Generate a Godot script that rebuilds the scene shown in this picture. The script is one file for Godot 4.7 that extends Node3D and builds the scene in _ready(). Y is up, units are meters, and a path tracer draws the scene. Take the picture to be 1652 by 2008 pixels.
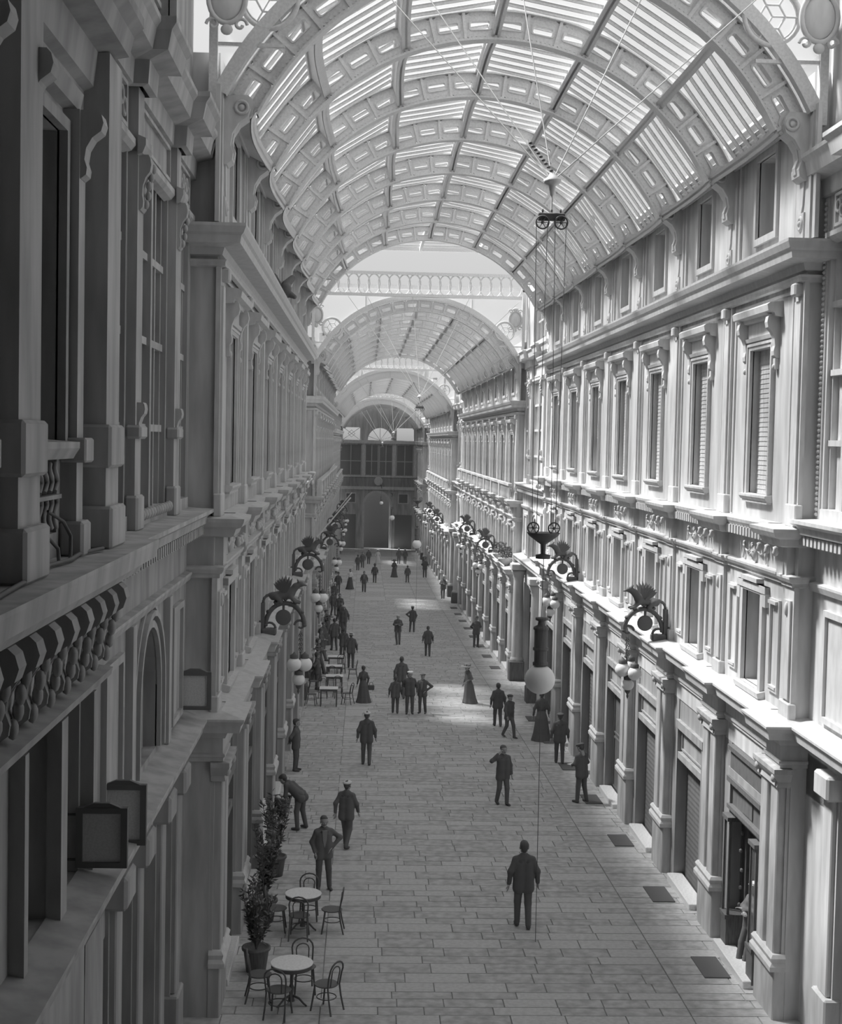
extends Node3D
# Covered shopping arcade seen from a first-floor window: four glass-vaulted stretches with open crossings between them.
# x = across (camera at 0), y = up, depth d = -z. EYE is the camera height; façade heights are given relative to it.

const EYE := 10.2
const XL := -2.5
const XR := 7.4
const XC := 2.45
const B := 4.78
const FLOOR_D := [-16.0, 0.0, 24.7, 33.0, 45.0, 60.0, 73.0, 104.0, 150.0, 184.0, 190.0]
const FLOOR_Y := [9.4, 9.6, 9.88, 10.1, 10.45, 10.95, 11.45, 12.3, 13.2, 14.0, 14.1]

func _ready() -> void:
	camera_and_light()
	materials()
	floors()
	var n_bays = [7, 8, 8, 4]
	var d0 = [24.15, 69.2, 116.2, 163.2]
	var dy = [0.0, -1.45, -2.65, -3.6]
	var xo = [0.0, 0.0, -0.3, -0.7]
	bay_meshes()
	for i in 4:
		for s in [-1, 1]:
			facade(i, s, n_bays[i], d0[i], dy[i], xo[i])
		vault(i, n_bays[i], d0[i], dy[i], xo[i])
	crossing(0, 19.7, 8.5, 0.0, 0.0)
	crossing(1, 63.3, 11.2, -0.7, 0.0)
	crossing(2, 111.8, 8.4, -2.0, -0.15)
	crossing(3, 158.8, 8.4, -3.1, -0.5)
	near_block()
	far_facade()
	street_lamps()
	furniture()
	small_things()
	people()

# ------------------------------------------------------------------ camera, sky, sun, exposure
func camera_and_light() -> void:
	var cam := Camera3D.new()
	cam.name = "camera"
	cam.fov = rad_to_deg(2.0 * atan(1004.0 / 2800.0))
	cam.near = 0.2
	cam.far = 600.0
	cam.transform = Transform3D(Basis(Vector3(0.999025, 0.02096, 0.038849), Vector3(-0.018981, 0.998538, -0.050611), Vector3(-0.039853, 0.049824, 0.997963)), Vector3(0, EYE, 0))
	add_child(cam)
	cam.make_current()
	var env := Environment.new()
	var sky := Sky.new()
	var sm := ProceduralSkyMaterial.new()
	sm.sky_top_color = Color(1.0, 1.0, 1.0)
	sm.sky_horizon_color = Color(0.76, 0.76, 0.76)
	sm.ground_bottom_color = Color(0.45, 0.45, 0.45)
	sm.ground_horizon_color = Color(0.6, 0.6, 0.6)
	sm.sun_angle_max = 1.0
	sky.sky_material = sm
	env.background_mode = Environment.BG_SKY
	env.sky = sky
	env.background_energy_multiplier = SKY_E
	env.tonemap_mode = Environment.TONE_MAPPER_LINEAR
	env.tonemap_exposure = EXPO
	env.sdfgi_enabled = true
	env.ssao_enabled = true
	env.ssil_enabled = true
	var we := WorldEnvironment.new()
	we.name = "world_environment"
	we.environment = env
	add_child(we)
	var sun := DirectionalLight3D.new()
	sun.name = "sun"
	sun.light_energy = SUN_E
	sun.light_angular_distance = 9.0
	sun.shadow_enabled = true
	# high sun from the left and a little from the far end
	sun.look_at_from_position(Vector3.ZERO, Vector3(SUN_DIR.x, SUN_DIR.y, SUN_DIR.z), Vector3.UP)
	add_child(sun)

const SKY_E := 1.15
const EXPO := 0.78
const SUN_E := 4.2
const SUN_DIR := Vector3(0.62, -1.0, 0.35)

# ------------------------------------------------------------------ materials
var M := {}
func grey(l: float) -> Color:
	return Color(l, l, l).linear_to_srgb()

func noise_tex(seed_: int, freq: float, lo: float, hi: float, oct := 4, side := 512) -> ImageTexture:
	var n := FastNoiseLite.new()
	n.seed = seed_
	n.noise_type = FastNoiseLite.TYPE_SIMPLEX_SMOOTH
	n.frequency = freq
	n.fractal_octaves = oct
	var im := n.get_seamless_image(side, side)
	var px := im.get_data()
	var step := px.size() / (side * side)
	var out := PackedByteArray()
	out.resize(side * side)
	for i in side * side:
		out[i] = int(clampf(lerpf(lo, hi, px[i * step] / 255.0), 0, 1) * 255.0)
	var res := Image.create_from_data(side, side, false, Image.FORMAT_L8, out)
	res.convert(Image.FORMAT_RGB8)
	return ImageTexture.create_from_image(res)

func mat(called: String, l: float, rough := 0.85, tex: Texture2D = null, sc := Vector3(0.4, 0.4, 0.4), metal := 0.0) -> StandardMaterial3D:
	var m := StandardMaterial3D.new()
	m.resource_name = called
	m.albedo_color = grey(l)
	m.roughness = rough
	m.metallic = metal
	m.metallic_specular = 0.35
	if tex:
		m.albedo_texture = tex
		m.uv1_triplanar = true
		m.uv1_world_triplanar = true
		m.uv1_scale = sc
	M[called] = m
	return m

func materials() -> void:
	var grime := noise_tex(3, 0.012, 0.8, 1.06, 5)
	var fine := noise_tex(8, 0.03, 0.92, 1.03, 4)
	var wood := noise_tex(5, 0.03, 0.75, 1.1, 4)
	var streak := Vector3(0.3, 0.05, 0.3)
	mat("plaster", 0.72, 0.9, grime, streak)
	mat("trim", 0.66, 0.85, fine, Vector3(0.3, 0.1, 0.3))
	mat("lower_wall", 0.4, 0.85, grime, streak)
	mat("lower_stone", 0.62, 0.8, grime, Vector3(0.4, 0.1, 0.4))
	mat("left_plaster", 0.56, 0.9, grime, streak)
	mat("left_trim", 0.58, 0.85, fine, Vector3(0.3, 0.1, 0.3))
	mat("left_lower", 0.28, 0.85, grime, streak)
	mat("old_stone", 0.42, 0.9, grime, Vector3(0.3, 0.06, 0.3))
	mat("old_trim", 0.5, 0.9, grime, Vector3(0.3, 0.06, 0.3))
	mat("blind", 0.75, 0.8, wood, Vector3(1.5, 0.08, 1.5))
	mat("shutter", 0.19, 0.7, wood, Vector3(2.0, 0.1, 2.0))
	mat("dark_wood", 0.18, 0.6, wood, Vector3(2.0, 0.2, 2.0))
	mat("void", 0.25, 0.9)
	mat("iron", 0.15, 0.6, fine, Vector3(3, 3, 3))
	mat("painted_iron", 0.74, 0.6, fine, Vector3(1, 1, 1))
	mat("slab_a", 0.59, 0.85, grime, Vector3(0.5, 0.5, 0.5))
	mat("slab_b", 0.575, 0.85, grime, Vector3(0.45, 0.45, 0.45))
	mat("slab_c", 0.605, 0.85, fine, Vector3(0.5, 0.5, 0.5))
	mat("mortar", 0.36, 0.95)
	mat("doormat", 0.16, 0.98, fine, Vector3(4, 4, 4))
	mat("marble", 0.9, 0.35, fine, Vector3(1, 1, 1))
	mat("opal", 0.92, 0.3)
	mat("suit_a", 0.15, 0.95)
	mat("suit_b", 0.17, 0.95)
	mat("suit_c", 0.2, 0.95)
	mat("cloth_mid", 0.3, 0.95)
	mat("cloth_white", 0.75, 0.9)
	mat("hair", 0.13, 0.8)
	mat("bentwood", 0.14, 0.5)
	mat("leaf", 0.16, 0.6)
	mat("wire", 0.42, 0.6)
	mat("straw", 0.65, 0.9)
	mat("board", 0.6, 0.7, fine, Vector3(2, 2, 2))
	var b := mat("body", 1.0, 0.8)
	b.vertex_color_use_as_albedo = true
	var g := mat("vault_glass", 0.95, 0.2)
	g.transparency = BaseMaterial3D.TRANSPARENCY_ALPHA
	g.albedo_color.a = 0.16
	g.backlight_enabled = true
	g.backlight = Color(0.36, 0.36, 0.36)
	var gd := mat("dull_glass", 0.7, 0.2)
	gd.transparency = BaseMaterial3D.TRANSPARENCY_ALPHA
	gd.albedo_color.a = 0.75
	gd.backlight_enabled = true
	gd.backlight = Color(0.1, 0.1, 0.1)
	var g2 := mat("clear_glass", 0.95, 0.05)
	g2.transparency = BaseMaterial3D.TRANSPARENCY_ALPHA
	g2.albedo_color.a = 0.08
	var g3 := mat("window_glass", 0.16, 0.2)
	g3.metallic_specular = 0.5

# ------------------------------------------------------------------ mesh building
class MB:
	var v := PackedVector3Array()
	var n := PackedVector3Array()
	var c := PackedColorArray()
	var col := Color.WHITE
	var colored := false
	var t := Transform3D.IDENTITY

	func put(a: Vector3, b: Vector3, d: Vector3, na: Vector3, nb: Vector3, nd: Vector3) -> void:
		v.append(t * a); v.append(t * d); v.append(t * b)
		n.append((t.basis * na).normalized()); n.append((t.basis * nd).normalized()); n.append((t.basis * nb).normalized())
		if colored:
			c.append(col); c.append(col); c.append(col)

	func tri(a: Vector3, b: Vector3, d: Vector3) -> void:
		var k := (b - a).cross(d - a)
		if k.length_squared() < 1e-16:
			return
		put(a, b, d, k, k, k)

	func quad(a: Vector3, b: Vector3, d: Vector3, e: Vector3) -> void:
		tri(a, b, d)
		tri(a, d, e)

	func quadn(a: Vector3, b: Vector3, d: Vector3, e: Vector3, na: Vector3, nb: Vector3, nd: Vector3, ne: Vector3) -> void:
		put(a, b, d, na, nb, nd)
		put(a, d, e, na, nd, ne)

	func box(x0: float, x1: float, y0: float, y1: float, z0: float, z1: float) -> void:
		var p := [Vector3(x0, y0, z0), Vector3(x1, y0, z0), Vector3(x1, y1, z0), Vector3(x0, y1, z0), Vector3(x0, y0, z1), Vector3(x1, y0, z1), Vector3(x1, y1, z1), Vector3(x0, y1, z1)]
		quad(p[4], p[5], p[6], p[7])
		quad(p[1], p[0], p[3], p[2])
		quad(p[5], p[1], p[2], p[6])
		quad(p[0], p[4], p[7], p[3])
		quad(p[7], p[6], p[2], p[3])
		quad(p[0], p[1], p[5], p[4])

	# a box with its edges chamfered by e
	func cbox(x0: float, x1: float, y0: float, y1: float, z0: float, z1: float, e: float) -> void:
		var mid := Vector3(x0 + x1, y0 + y1, z0 + z1) * 0.5
		var h := Vector3(x1 - x0, y1 - y0, z1 - z0) * 0.5
		for k in 3:
			var i := (k + 1) % 3
			var j := (k + 2) % 3
			for s in [-1.0, 1.0]:
				var f := []
				for w in [[-1.0, -1.0], [1.0, -1.0], [1.0, 1.0], [-1.0, 1.0]]:
					var q := Vector3()
					q[k] = s * h[k]; q[i] = w[0] * (h[i] - e); q[j] = w[1] * (h[j] - e)
					f.append(mid + q)
				out_quad(f[0], f[1], f[2], f[3], mid)
			for si in [-1.0, 1.0]:
				for sj in [-1.0, 1.0]:
					var f := []
					for w in [[0, -1.0], [1, -1.0], [1, 1.0], [0, 1.0]]:
						var q := Vector3()
						q[i] = si * (h[i] - (e if w[0] == 1 else 0.0)); q[j] = sj * (h[j] - (e if w[0] == 0 else 0.0)); q[k] = w[1] * (h[k] - e)
						f.append(mid + q)
					out_quad(f[0], f[1], f[2], f[3], mid)
		for sx in [-1.0, 1.0]:
			for sy in [-1.0, 1.0]:
				for sz in [-1.0, 1.0]:
					var s := Vector3(sx, sy, sz)
					out_tri(mid + s * Vector3(h.x, h.y - e, h.z - e), mid + s * Vector3(h.x - e, h.y, h.z - e), mid + s * Vector3(h.x - e, h.y - e, h.z), mid)

	func out_tri(a: Vector3, b: Vector3, d: Vector3, from: Vector3) -> void:
		if (b - a).cross(d - a).dot((a + b + d) / 3.0 - from) < 0: tri(a, d, b)
		else: tri(a, b, d)

	func out_quad(a: Vector3, b: Vector3, d: Vector3, e: Vector3, from: Vector3) -> void:
		out_tri(a, b, d, from)
		out_tri(a, d, e, from)

	# profile of (outwards, height) pairs, bottom to top, swept along a plan path of (x, z) points with mitred corners
	func sweep(prof: Array, path: Array) -> void:
		var np := path.size()
		var nor := []
		for i in np - 1:
			var dd: Vector2 = (path[i + 1] - path[i]).normalized()
			nor.append(Vector2(-dd.y, dd.x))
		var ring := []
		for i in np:
			var m: Vector2
			if i == 0: m = nor[0]
			elif i == np - 1: m = nor[np - 2]
			else: m = (nor[i - 1] + nor[i]) / maxf(0.3, 1.0 + nor[i - 1].dot(nor[i]))
			var r := []
			for q in prof:
				r.append(Vector3(path[i].x + m.x * q.x, q.y, path[i].y + m.y * q.x))
			ring.append(r)
		for i in np - 1:
			for j in prof.size() - 1:
				quad(ring[i][j], ring[i + 1][j], ring[i + 1][j + 1], ring[i][j + 1])
		var flat := PackedVector2Array()
		for q in prof: flat.append(q)
		var ix := Geometry2D.triangulate_polygon(flat)
		for k in range(0, ix.size(), 3):
			for e in [0, np - 1]:
				var a: Vector3 = ring[e][ix[k]]
				var b: Vector3 = ring[e][ix[k + 1]]
				var d: Vector3 = ring[e][ix[k + 2]]
				out_tri(a, b, d, ring[1 if e == 0 else np - 2][ix[k]])

	func bar(prof: Array, x0: float, x1: float) -> void:
		sweep(prof, [Vector2(x0, 0), Vector2(x1, 0)])

	func lathe(prof: Array, seg: int, at := Vector3.ZERO) -> void:
		var m := prof.size()
		var nn := []
		for j in m:
			var a: Vector2 = prof[maxi(j - 1, 0)]
			var b: Vector2 = prof[mini(j + 1, m - 1)]
			var d := (b - a).normalized()
			nn.append(Vector2(d.y, -d.x))
		for i in seg:
			var t0 := TAU * i / seg
			var t1 := TAU * (i + 1) / seg
			var u0 := Vector3(cos(t0), 0, -sin(t0))
			var u1 := Vector3(cos(t1), 0, -sin(t1))
			for j in m - 1:
				var p: Vector2 = prof[j]
				var q: Vector2 = prof[j + 1]
				var up0 := Vector3(0, p.y, 0)
				var up1 := Vector3(0, q.y, 0)
				quadn(at + u0 * p.x + up0, at + u1 * p.x + up0, at + u1 * q.x + up1, at + u0 * q.x + up1,
					u0 * nn[j].x + Vector3(0, nn[j].y, 0), u1 * nn[j].x + Vector3(0, nn[j].y, 0), u1 * nn[j + 1].x + Vector3(0, nn[j + 1].y, 0), u0 * nn[j + 1].x + Vector3(0, nn[j + 1].y, 0))

	func ball(at: Vector3, r: Vector3, seg := 12, rows := 8) -> void:
		for i in rows:
			var a0 := PI * i / rows - PI / 2
			var a1 := PI * (i + 1) / rows - PI / 2
			for j in seg:
				var b0 := TAU * j / seg
				var b1 := TAU * (j + 1) / seg
				var f := func(a: float, b: float) -> Vector3: return Vector3(cos(a) * cos(b), sin(a), -cos(a) * sin(b))
				var p: Vector3 = f.call(a0, b0)
				var q: Vector3 = f.call(a0, b1)
				var s: Vector3 = f.call(a1, b1)
				var u: Vector3 = f.call(a1, b0)
				quadn(at + p * r, at + q * r, at + s * r, at + u * r, p / r, q / r, s / r, u / r)

	func tube(path: Array, r0: float, seg := 6, closed := false, r1 := -1.0) -> void:
		var m := path.size()
		if r1 < 0: r1 = r0
		var up := Vector3.UP
		var rings := []
		var dirs := []
		for i in m:
			var a: Vector3 = path[(i - 1 + m) % m] if (closed or i > 0) else path[0]
			var b: Vector3 = path[(i + 1) % m] if (closed or i < m - 1) else path[m - 1]
			dirs.append((b - a).normalized())
		up = Vector3(0.31, 0.2, 0.93).cross(dirs[0]).normalized()
		for i in m:
			up = (up - dirs[i] * up.dot(dirs[i])).normalized()
			var sd: Vector3 = dirs[i].cross(up)
			var ring := []
			for k in seg:
				var a := TAU * k / seg
				ring.append(up * cos(a) + sd * sin(a))
			rings.append(ring)
		for i in (m if closed else m - 1):
			var i2 := (i + 1) % m
			var ra := lerpf(r0, r1, float(i) / maxi(1, m - 1))
			var rb := lerpf(r0, r1, float(i + 1) / maxi(1, m - 1)) if not closed else r0
			for k in seg:
				var k2 := (k + 1) % seg
				quadn(path[i] + rings[i][k] * ra, path[i] + rings[i][k2] * ra, path[i2] + rings[i2][k2] * rb, path[i2] + rings[i2][k] * rb, rings[i][k], rings[i][k2], rings[i2][k2], rings[i2][k])
		if not closed:
			for k in range(1, seg - 1):
				tri(path[0] + rings[0][0] * r0, path[0] + rings[0][k + 1] * r0, path[0] + rings[0][k] * r0)
				tri(path[m - 1] + rings[m - 1][0] * r1, path[m - 1] + rings[m - 1][k] * r1, path[m - 1] + rings[m - 1][k + 1] * r1)

	# a plane outline (x, y) given thickness along z
	func slab(outline: Array, z0: float, z1: float) -> void:
		var flat := PackedVector2Array()
		for q in outline: flat.append(q)
		if Geometry2D.is_polygon_clockwise(flat): flat.reverse()
		var ix := Geometry2D.triangulate_polygon(flat)
		for k in range(0, ix.size(), 3):
			var a := flat[ix[k]]
			var b := flat[ix[k + 1]]
			var d := flat[ix[k + 2]]
			if (b - a).cross(d - a) < 0:
				var sw := b
				b = d
				d = sw
			tri(Vector3(a.x, a.y, z1), Vector3(b.x, b.y, z1), Vector3(d.x, d.y, z1))
			tri(Vector3(a.x, a.y, z0), Vector3(d.x, d.y, z0), Vector3(b.x, b.y, z0))
		var m := flat.size()
		for i in m:
			var p := flat[i]
			var q := flat[(i + 1) % m]
			quad(Vector3(p.x, p.y, z0), Vector3(q.x, q.y, z0), Vector3(q.x, q.y, z1), Vector3(p.x, p.y, z1))

	# a plate between two closed outlines with the same number of points (x, y), given thickness
	func frame(outer: Array, inner: Array, z0: float, z1: float) -> void:
		var m := outer.size()
		for i in m:
			var j := (i + 1) % m
			var a: Vector2 = outer[i]
			var b: Vector2 = outer[j]
			var p: Vector2 = inner[i]
			var q: Vector2 = inner[j]
			quad(Vector3(a.x, a.y, z1), Vector3(b.x, b.y, z1), Vector3(q.x, q.y, z1), Vector3(p.x, p.y, z1))
			quad(Vector3(b.x, b.y, z0), Vector3(a.x, a.y, z0), Vector3(p.x, p.y, z0), Vector3(q.x, q.y, z0))
			quad(Vector3(a.x, a.y, z0), Vector3(b.x, b.y, z0), Vector3(b.x, b.y, z1), Vector3(a.x, a.y, z1))
			quad(Vector3(q.x, q.y, z0), Vector3(p.x, p.y, z0), Vector3(p.x, p.y, z1), Vector3(q.x, q.y, z1))

	func ring(r: float, rr: float, seg := 20, tseg := 6, at := Vector3.ZERO, b := Basis.IDENTITY) -> void:
		var pts := []
		for i in seg: pts.append(at + b * Vector3(cos(TAU * i / seg) * r, sin(TAU * i / seg) * r, 0))
		tube(pts, rr, tseg, true)

	func add_mesh(m: ArrayMesh, tr: Transform3D) -> void:
		var a := m.surface_get_arrays(0)
		var vv: PackedVector3Array = a[Mesh.ARRAY_VERTEX]
		var nn: PackedVector3Array = a[Mesh.ARRAY_NORMAL]
		for i in vv.size():
			v.append(t * (tr * vv[i]))
			n.append((t.basis * (tr.basis * nn[i])).normalized())
		if colored:
			var cc = a[Mesh.ARRAY_COLOR]
			if cc != null and cc.size() == vv.size(): c.append_array(cc)
			else:
				for i in vv.size(): c.append(col)

	func mesh() -> ArrayMesh:
		var a := []
		a.resize(Mesh.ARRAY_MAX)
		a[Mesh.ARRAY_VERTEX] = v
		a[Mesh.ARRAY_NORMAL] = n
		if colored: a[Mesh.ARRAY_COLOR] = c
		var m := ArrayMesh.new()
		if v.size() > 0: m.add_surface_from_arrays(Mesh.PRIMITIVE_TRIANGLES, a)
		return m

# ------------------------------------------------------------------ naming
func part(called: String, mesh: Mesh, m: Material, parent: Node3D, at := Vector3.ZERO, rot := Basis.IDENTITY) -> MeshInstance3D:
	var o := MeshInstance3D.new()
	o.name = called
	o.mesh = mesh
	o.material_override = m
	o.transform = Transform3D(rot, at)
	parent.add_child(o, true)
	return o

func stuff(o: Node) -> Node:
	o.set_meta("kind", "stuff")
	return o

func thing(called: String, label: String, category: String, at := Vector3.ZERO, yaw := 0.0, group := "") -> Node3D:
	var o := Node3D.new()
	o.name = called
	add_child(o, true)
	o.position = at
	o.rotation.y = yaw
	o.set_meta("label", label)
	o.set_meta("category", category)
	if group: o.set_meta("group", group)
	return o

func structure(called: String, label: String, category: String, at := Vector3.ZERO, yaw := 0.0) -> Node3D:
	var o := thing(called, label, category, at, yaw)
	o.set_meta("kind", "structure")
	return o

func copy(src: Node3D, label: String, at: Vector3, yaw := 0.0) -> Node3D:
	var o: Node3D = src.duplicate()
	o.name = String(src.name).rstrip("0123456789_")
	add_child(o, true)
	o.position = at
	o.rotation.y = yaw
	o.set_meta("label", label)
	return o

func floor_y(d: float) -> float:
	for i in FLOOR_D.size() - 1:
		if d <= FLOOR_D[i + 1]:
			return EYE - lerpf(FLOOR_Y[i], FLOOR_Y[i + 1], (d - FLOOR_D[i]) / (FLOOR_D[i + 1] - FLOOR_D[i]))
	return EYE - FLOOR_Y[-1]

func ground(x: float, d: float) -> Vector3:
	return Vector3(x, floor_y(d), -d)

func V(x: float, y: float) -> Vector2:
	return Vector2(x, y)

# ------------------------------------------------------------------ floor
func floors() -> void:
	var fl := structure("floor", "grey stone-paved arcade floor sloping gently away", "floor")
	var mb := MB.new()
	for i in FLOOR_D.size() - 1:
		var d0: float = FLOOR_D[i]
		var d1: float = FLOOR_D[i + 1]
		var y0: float = EYE - FLOOR_Y[i] - 0.025
		var y1: float = EYE - FLOOR_Y[i + 1] - 0.025
		mb.quad(Vector3(-9, y0, -d0), Vector3(13, y0, -d0), Vector3(13, y1, -d1), Vector3(-9, y1, -d1))
		mb.quad(Vector3(-9, y1 - 0.5, -d1), Vector3(13, y1 - 0.5, -d1), Vector3(13, y0 - 0.5, -d0), Vector3(-9, y0 - 0.5, -d0))
	part("mortar_bed", mb.mesh(), M.mortar, fl)
	var rng := RandomNumberGenerator.new()
	rng.seed = 11
	var count := 0
	var d := -10.0
	var far := [MB.new(), MB.new(), MB.new()]
	while d < 183.0:
		var dep := rng.randf_range(0.33, 0.6)
		if d > 110: dep = 1.6
		# the two smooth pavements along the shops and the coursed middle
		var x := -3.4
		while x < 8.3:
			var w := rng.randf_range(0.65, 1.35)
			if d > 110: w = 2.4
			if x < -0.6 and x + w > -0.75: w = -0.6 - x
			elif x < 5.85 and x + w > 5.6: w = 5.85 - x
			if x >= 5.85: w = rng.randf_range(1.1, 1.5)
			var x1 := minf(x + w, 8.3)
			var g := 0.006
			var lift := rng.randf_range(-0.003, 0.003)
			var ya := floor_y(d) + lift
			var yb := floor_y(d + dep) + lift
			var near_one := d > 23.6 and d < 36.0 and x > -2.6 and x < 7.3 and count < 296
			var m: MB = MB.new() if near_one else far[rng.randi() % 3]
			var e := 0.006
			var a := Vector3(x + g, ya, -(d + g)); var b := Vector3(x1 - g, ya, -(d + g))
			var c := Vector3(x1 - g, yb, -(d + dep - g)); var f := Vector3(x + g, yb, -(d + dep - g))
			var ai := a + Vector3(e, 0, -e); var bi := b + Vector3(-e, 0, -e); var ci := c + Vector3(-e, 0, e); var fi := f + Vector3(e, 0, e)
			var dn := Vector3(0, -0.02, 0)
			m.quad(ai, bi, ci, fi)
			m.quad(a + dn, b + dn, bi, ai)
			m.quad(b + dn, c + dn, ci, bi)
			m.quad(c + dn, f + dn, fi, ci)
			m.quad(f + dn, a + dn, ai, fi)
			if near_one:
				count += 1
				part("paving_slab", m.mesh(), M[["slab_a", "slab_b", "slab_c"][rng.randi() % 3]], fl)
			x = x1
			if x > 8.28: break
		d += dep
	for k in 3:
		stuff(part("distant_paving", far[k].mesh(), M[["slab_a", "slab_b", "slab_c"][k]], fl))

# ------------------------------------------------------------------ façades
var BM := {}

func rect_frame(mb: MB, hx: float, y0: float, y1: float, w: float, z0: float, z1: float) -> void:
	mb.box(-hx - w, -hx, y0 - w, y1 + w, z0, z1)
	mb.box(hx, hx + w, y0 - w, y1 + w, z0, z1)
	mb.box(-hx, hx, y1, y1 + w, z0, z1)
	mb.box(-hx, hx, y0 - w, y0, z0, z1)

func scroll_outline(y0: float, y1: float, deep: float) -> Array:
	# side view of an S-shaped bracket: (outwards, height)
	var p := [V(0, y0), V(deep * 0.25, y0), V(deep * 0.42, lerpf(y0, y1, 0.06)), V(deep * 0.45, lerpf(y0, y1, 0.16)), V(deep * 0.36, lerpf(y0, y1, 0.28)), V(deep * 0.42, lerpf(y0, y1, 0.45)), V(deep * 0.62, lerpf(y0, y1, 0.6)), V(deep * 0.92, lerpf(y0, y1, 0.7)), V(deep, lerpf(y0, y1, 0.82)), V(deep * 0.93, lerpf(y0, y1, 0.94)), V(deep * 0.8, y1), V(0, y1)]
	return p

func side_slab(mb: MB, outline: Array, x0: float, x1: float) -> void:
	# outline in (outwards z, y), thickness along x
	var t := mb.t
	mb.t = t * Transform3D(Basis(Vector3(0, 0, 1), Vector3(0, 1, 0), Vector3(-1, 0, 0)), Vector3.ZERO)
	mb.slab(outline, -x1, -x0)
	mb.t = t

func bay_meshes() -> void:
	var h := B / 2
	# wall skin with its openings
	var mb := MB.new()
	for r in [[-5.85, -4.45, 0.0], [-4.45, -2.7, 0.6], [-2.7, -0.88, 0.0], [-0.88, 1.85, 0.68], [1.85, 3.95, 0.0], [3.95, 5.4, 0.62], [5.4, 6.3, 0.0]]:
		if r[2] == 0.0: mb.box(-h, h, r[0], r[1], -0.5, 0)
		else:
			mb.box(-h, -r[2], r[0], r[1], -0.5, 0)
			mb.box(r[2], h, r[0], r[1], -0.5, 0)
	BM.wall_panel = mb.mesh()
	mb = MB.new()
	mb.box(-h, -1.3, -14.5, -5.85, -0.5, 0.0)
	mb.box(1.3, h, -14.5, -5.85, -0.5, 0.0)
	mb.box(-1.3, 1.3, -6.35, -5.85, -0.5, -0.02)
	BM.shop_wall = mb.mesh()
	# piano nobile window: surround, sill, casing
	mb = MB.new()
	rect_frame(mb, 0.68, -0.88, 1.85, 0.14, -0.02, 0.06)
	rect_frame(mb, 0.8, -0.98, 1.92, 0.05, -0.02, 0.085)
	mb.bar([V(0, -1.0), V(0.1, -0.98), V(0.14, -0.92), V(0.14, -0.88), V(0, -0.86)], -0.9, 0.9)
	mb.box(-0.68, -0.62, -0.88, 1.85, -0.3, -0.22); mb.box(0.62, 0.68, -0.88, 1.85, -0.3, -0.22); mb.box(-0.04, 0.04, -0.88, 1.85, -0.3, -0.2)
	BM.window = mb.mesh()
	mb = MB.new()
	for k in 30:
		var y := -0.87 + 2.72 * k / 30.0
		mb.quad(Vector3(-0.66, y, -0.13), Vector3(0.66, y, -0.13), Vector3(0.66, y + 0.09, -0.14), Vector3(-0.66, y + 0.09, -0.14))
	mb.box(-0.68, 0.68, -0.88, 1.85, -0.2, -0.15)
	BM.blind = mb.mesh()
	mb = MB.new()
	for k in 18:
		var y := 0.2 + 1.65 * k / 18.0
		mb.quad(Vector3(-0.66, y, -0.13), Vector3(0.66, y, -0.13), Vector3(0.66, y + 0.09, -0.14), Vector3(-0.66, y + 0.09, -0.14))
	mb.box(-0.68, 0.68, 0.2, 1.85, -0.2, -0.15)
	BM.half_blind = mb.mesh()
	mb = MB.new()
	mb.box(-0.68, 0.68, -0.88, 1.85, -0.36, -0.34)
	BM.upper_glass = mb.mesh()
	# hood over it
	mb = MB.new()
	mb.bar([V(0, 2.34), V(0.14, 2.36), V(0.16, 2.42), V(0.27, 2.45), V(0.29, 2.56), V(0.24, 2.6), V(0, 2.62)], -1.22, 1.22)
	mb.box(-0.86, 0.86, 2.06, 2.36, 0, 0.06)
	mb.bar([V(0, 1.98), V(0.1, 2.0), V(0.12, 2.07), V(0, 2.09)], -0.95, 0.95)
	mb.bar([V(0, 1.84), V(0.06, 1.86), V(0.07, 1.93), V(0, 1.95)], -0.9, 0.9)
	BM.hood = mb.mesh()
	mb = MB.new()
	side_slab(mb, scroll_outline(1.62, 2.4, 0.24), -0.09, 0.09)
	mb.box(-0.07, 0.07, 1.42, 1.62, 0, 0.07)
	mb.ball(Vector3(0, 1.46, 0.07), Vector3(0.05, 0.06, 0.04), 8, 6)
	BM.hood_bracket = mb.mesh()
	# frieze panel above the hood and mouldings flanking it
	mb = MB.new()
	mb.box(-1.9, 1.9, 2.68, 2.73, 0, 0.04)
	mb.box(-1.93, -1.88, -1.3, 2.73, 0, 0.035); mb.box(1.88, 1.93, -1.3, 2.73, 0, 0.035)
	BM.panel_moulding = mb.mesh()
	# upper pilaster
	mb = MB.new()
	mb.box(-0.25, 0.25, -1.34, 2.85, -0.02, 0.06)
	mb.box(-0.17, 0.17, -0.95, 2.5, 0.0, 0.1)
	mb.cbox(-0.29, 0.29, -1.34, -0.95, -0.02, 0.12, 0.02)
	mb.cbox(-0.13, 0.13, 2.58, 2.8, 0, 0.2, 0.03)
	BM.upper_pilaster = mb.mesh()
	# frieze relief: a mask with garlands
	mb = MB.new()
	mb.ball(Vector3(0, -1.98, 0.02), Vector3(0.12, 0.16, 0.09), 12, 8)
	mb.ball(Vector3(0, -2.0, 0.1), Vector3(0.025, 0.04, 0.035), 6, 5)
	mb.ball(Vector3(-0.05, -1.94, 0.085), Vector3(0.028, 0.02, 0.02), 6, 4); mb.ball(Vector3(0.05, -1.94, 0.085), Vector3(0.028, 0.02, 0.02), 6, 4)
	mb.ball(Vector3(0, -2.08, 0.07), Vector3(0.05, 0.02, 0.03), 6, 4)
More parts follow.
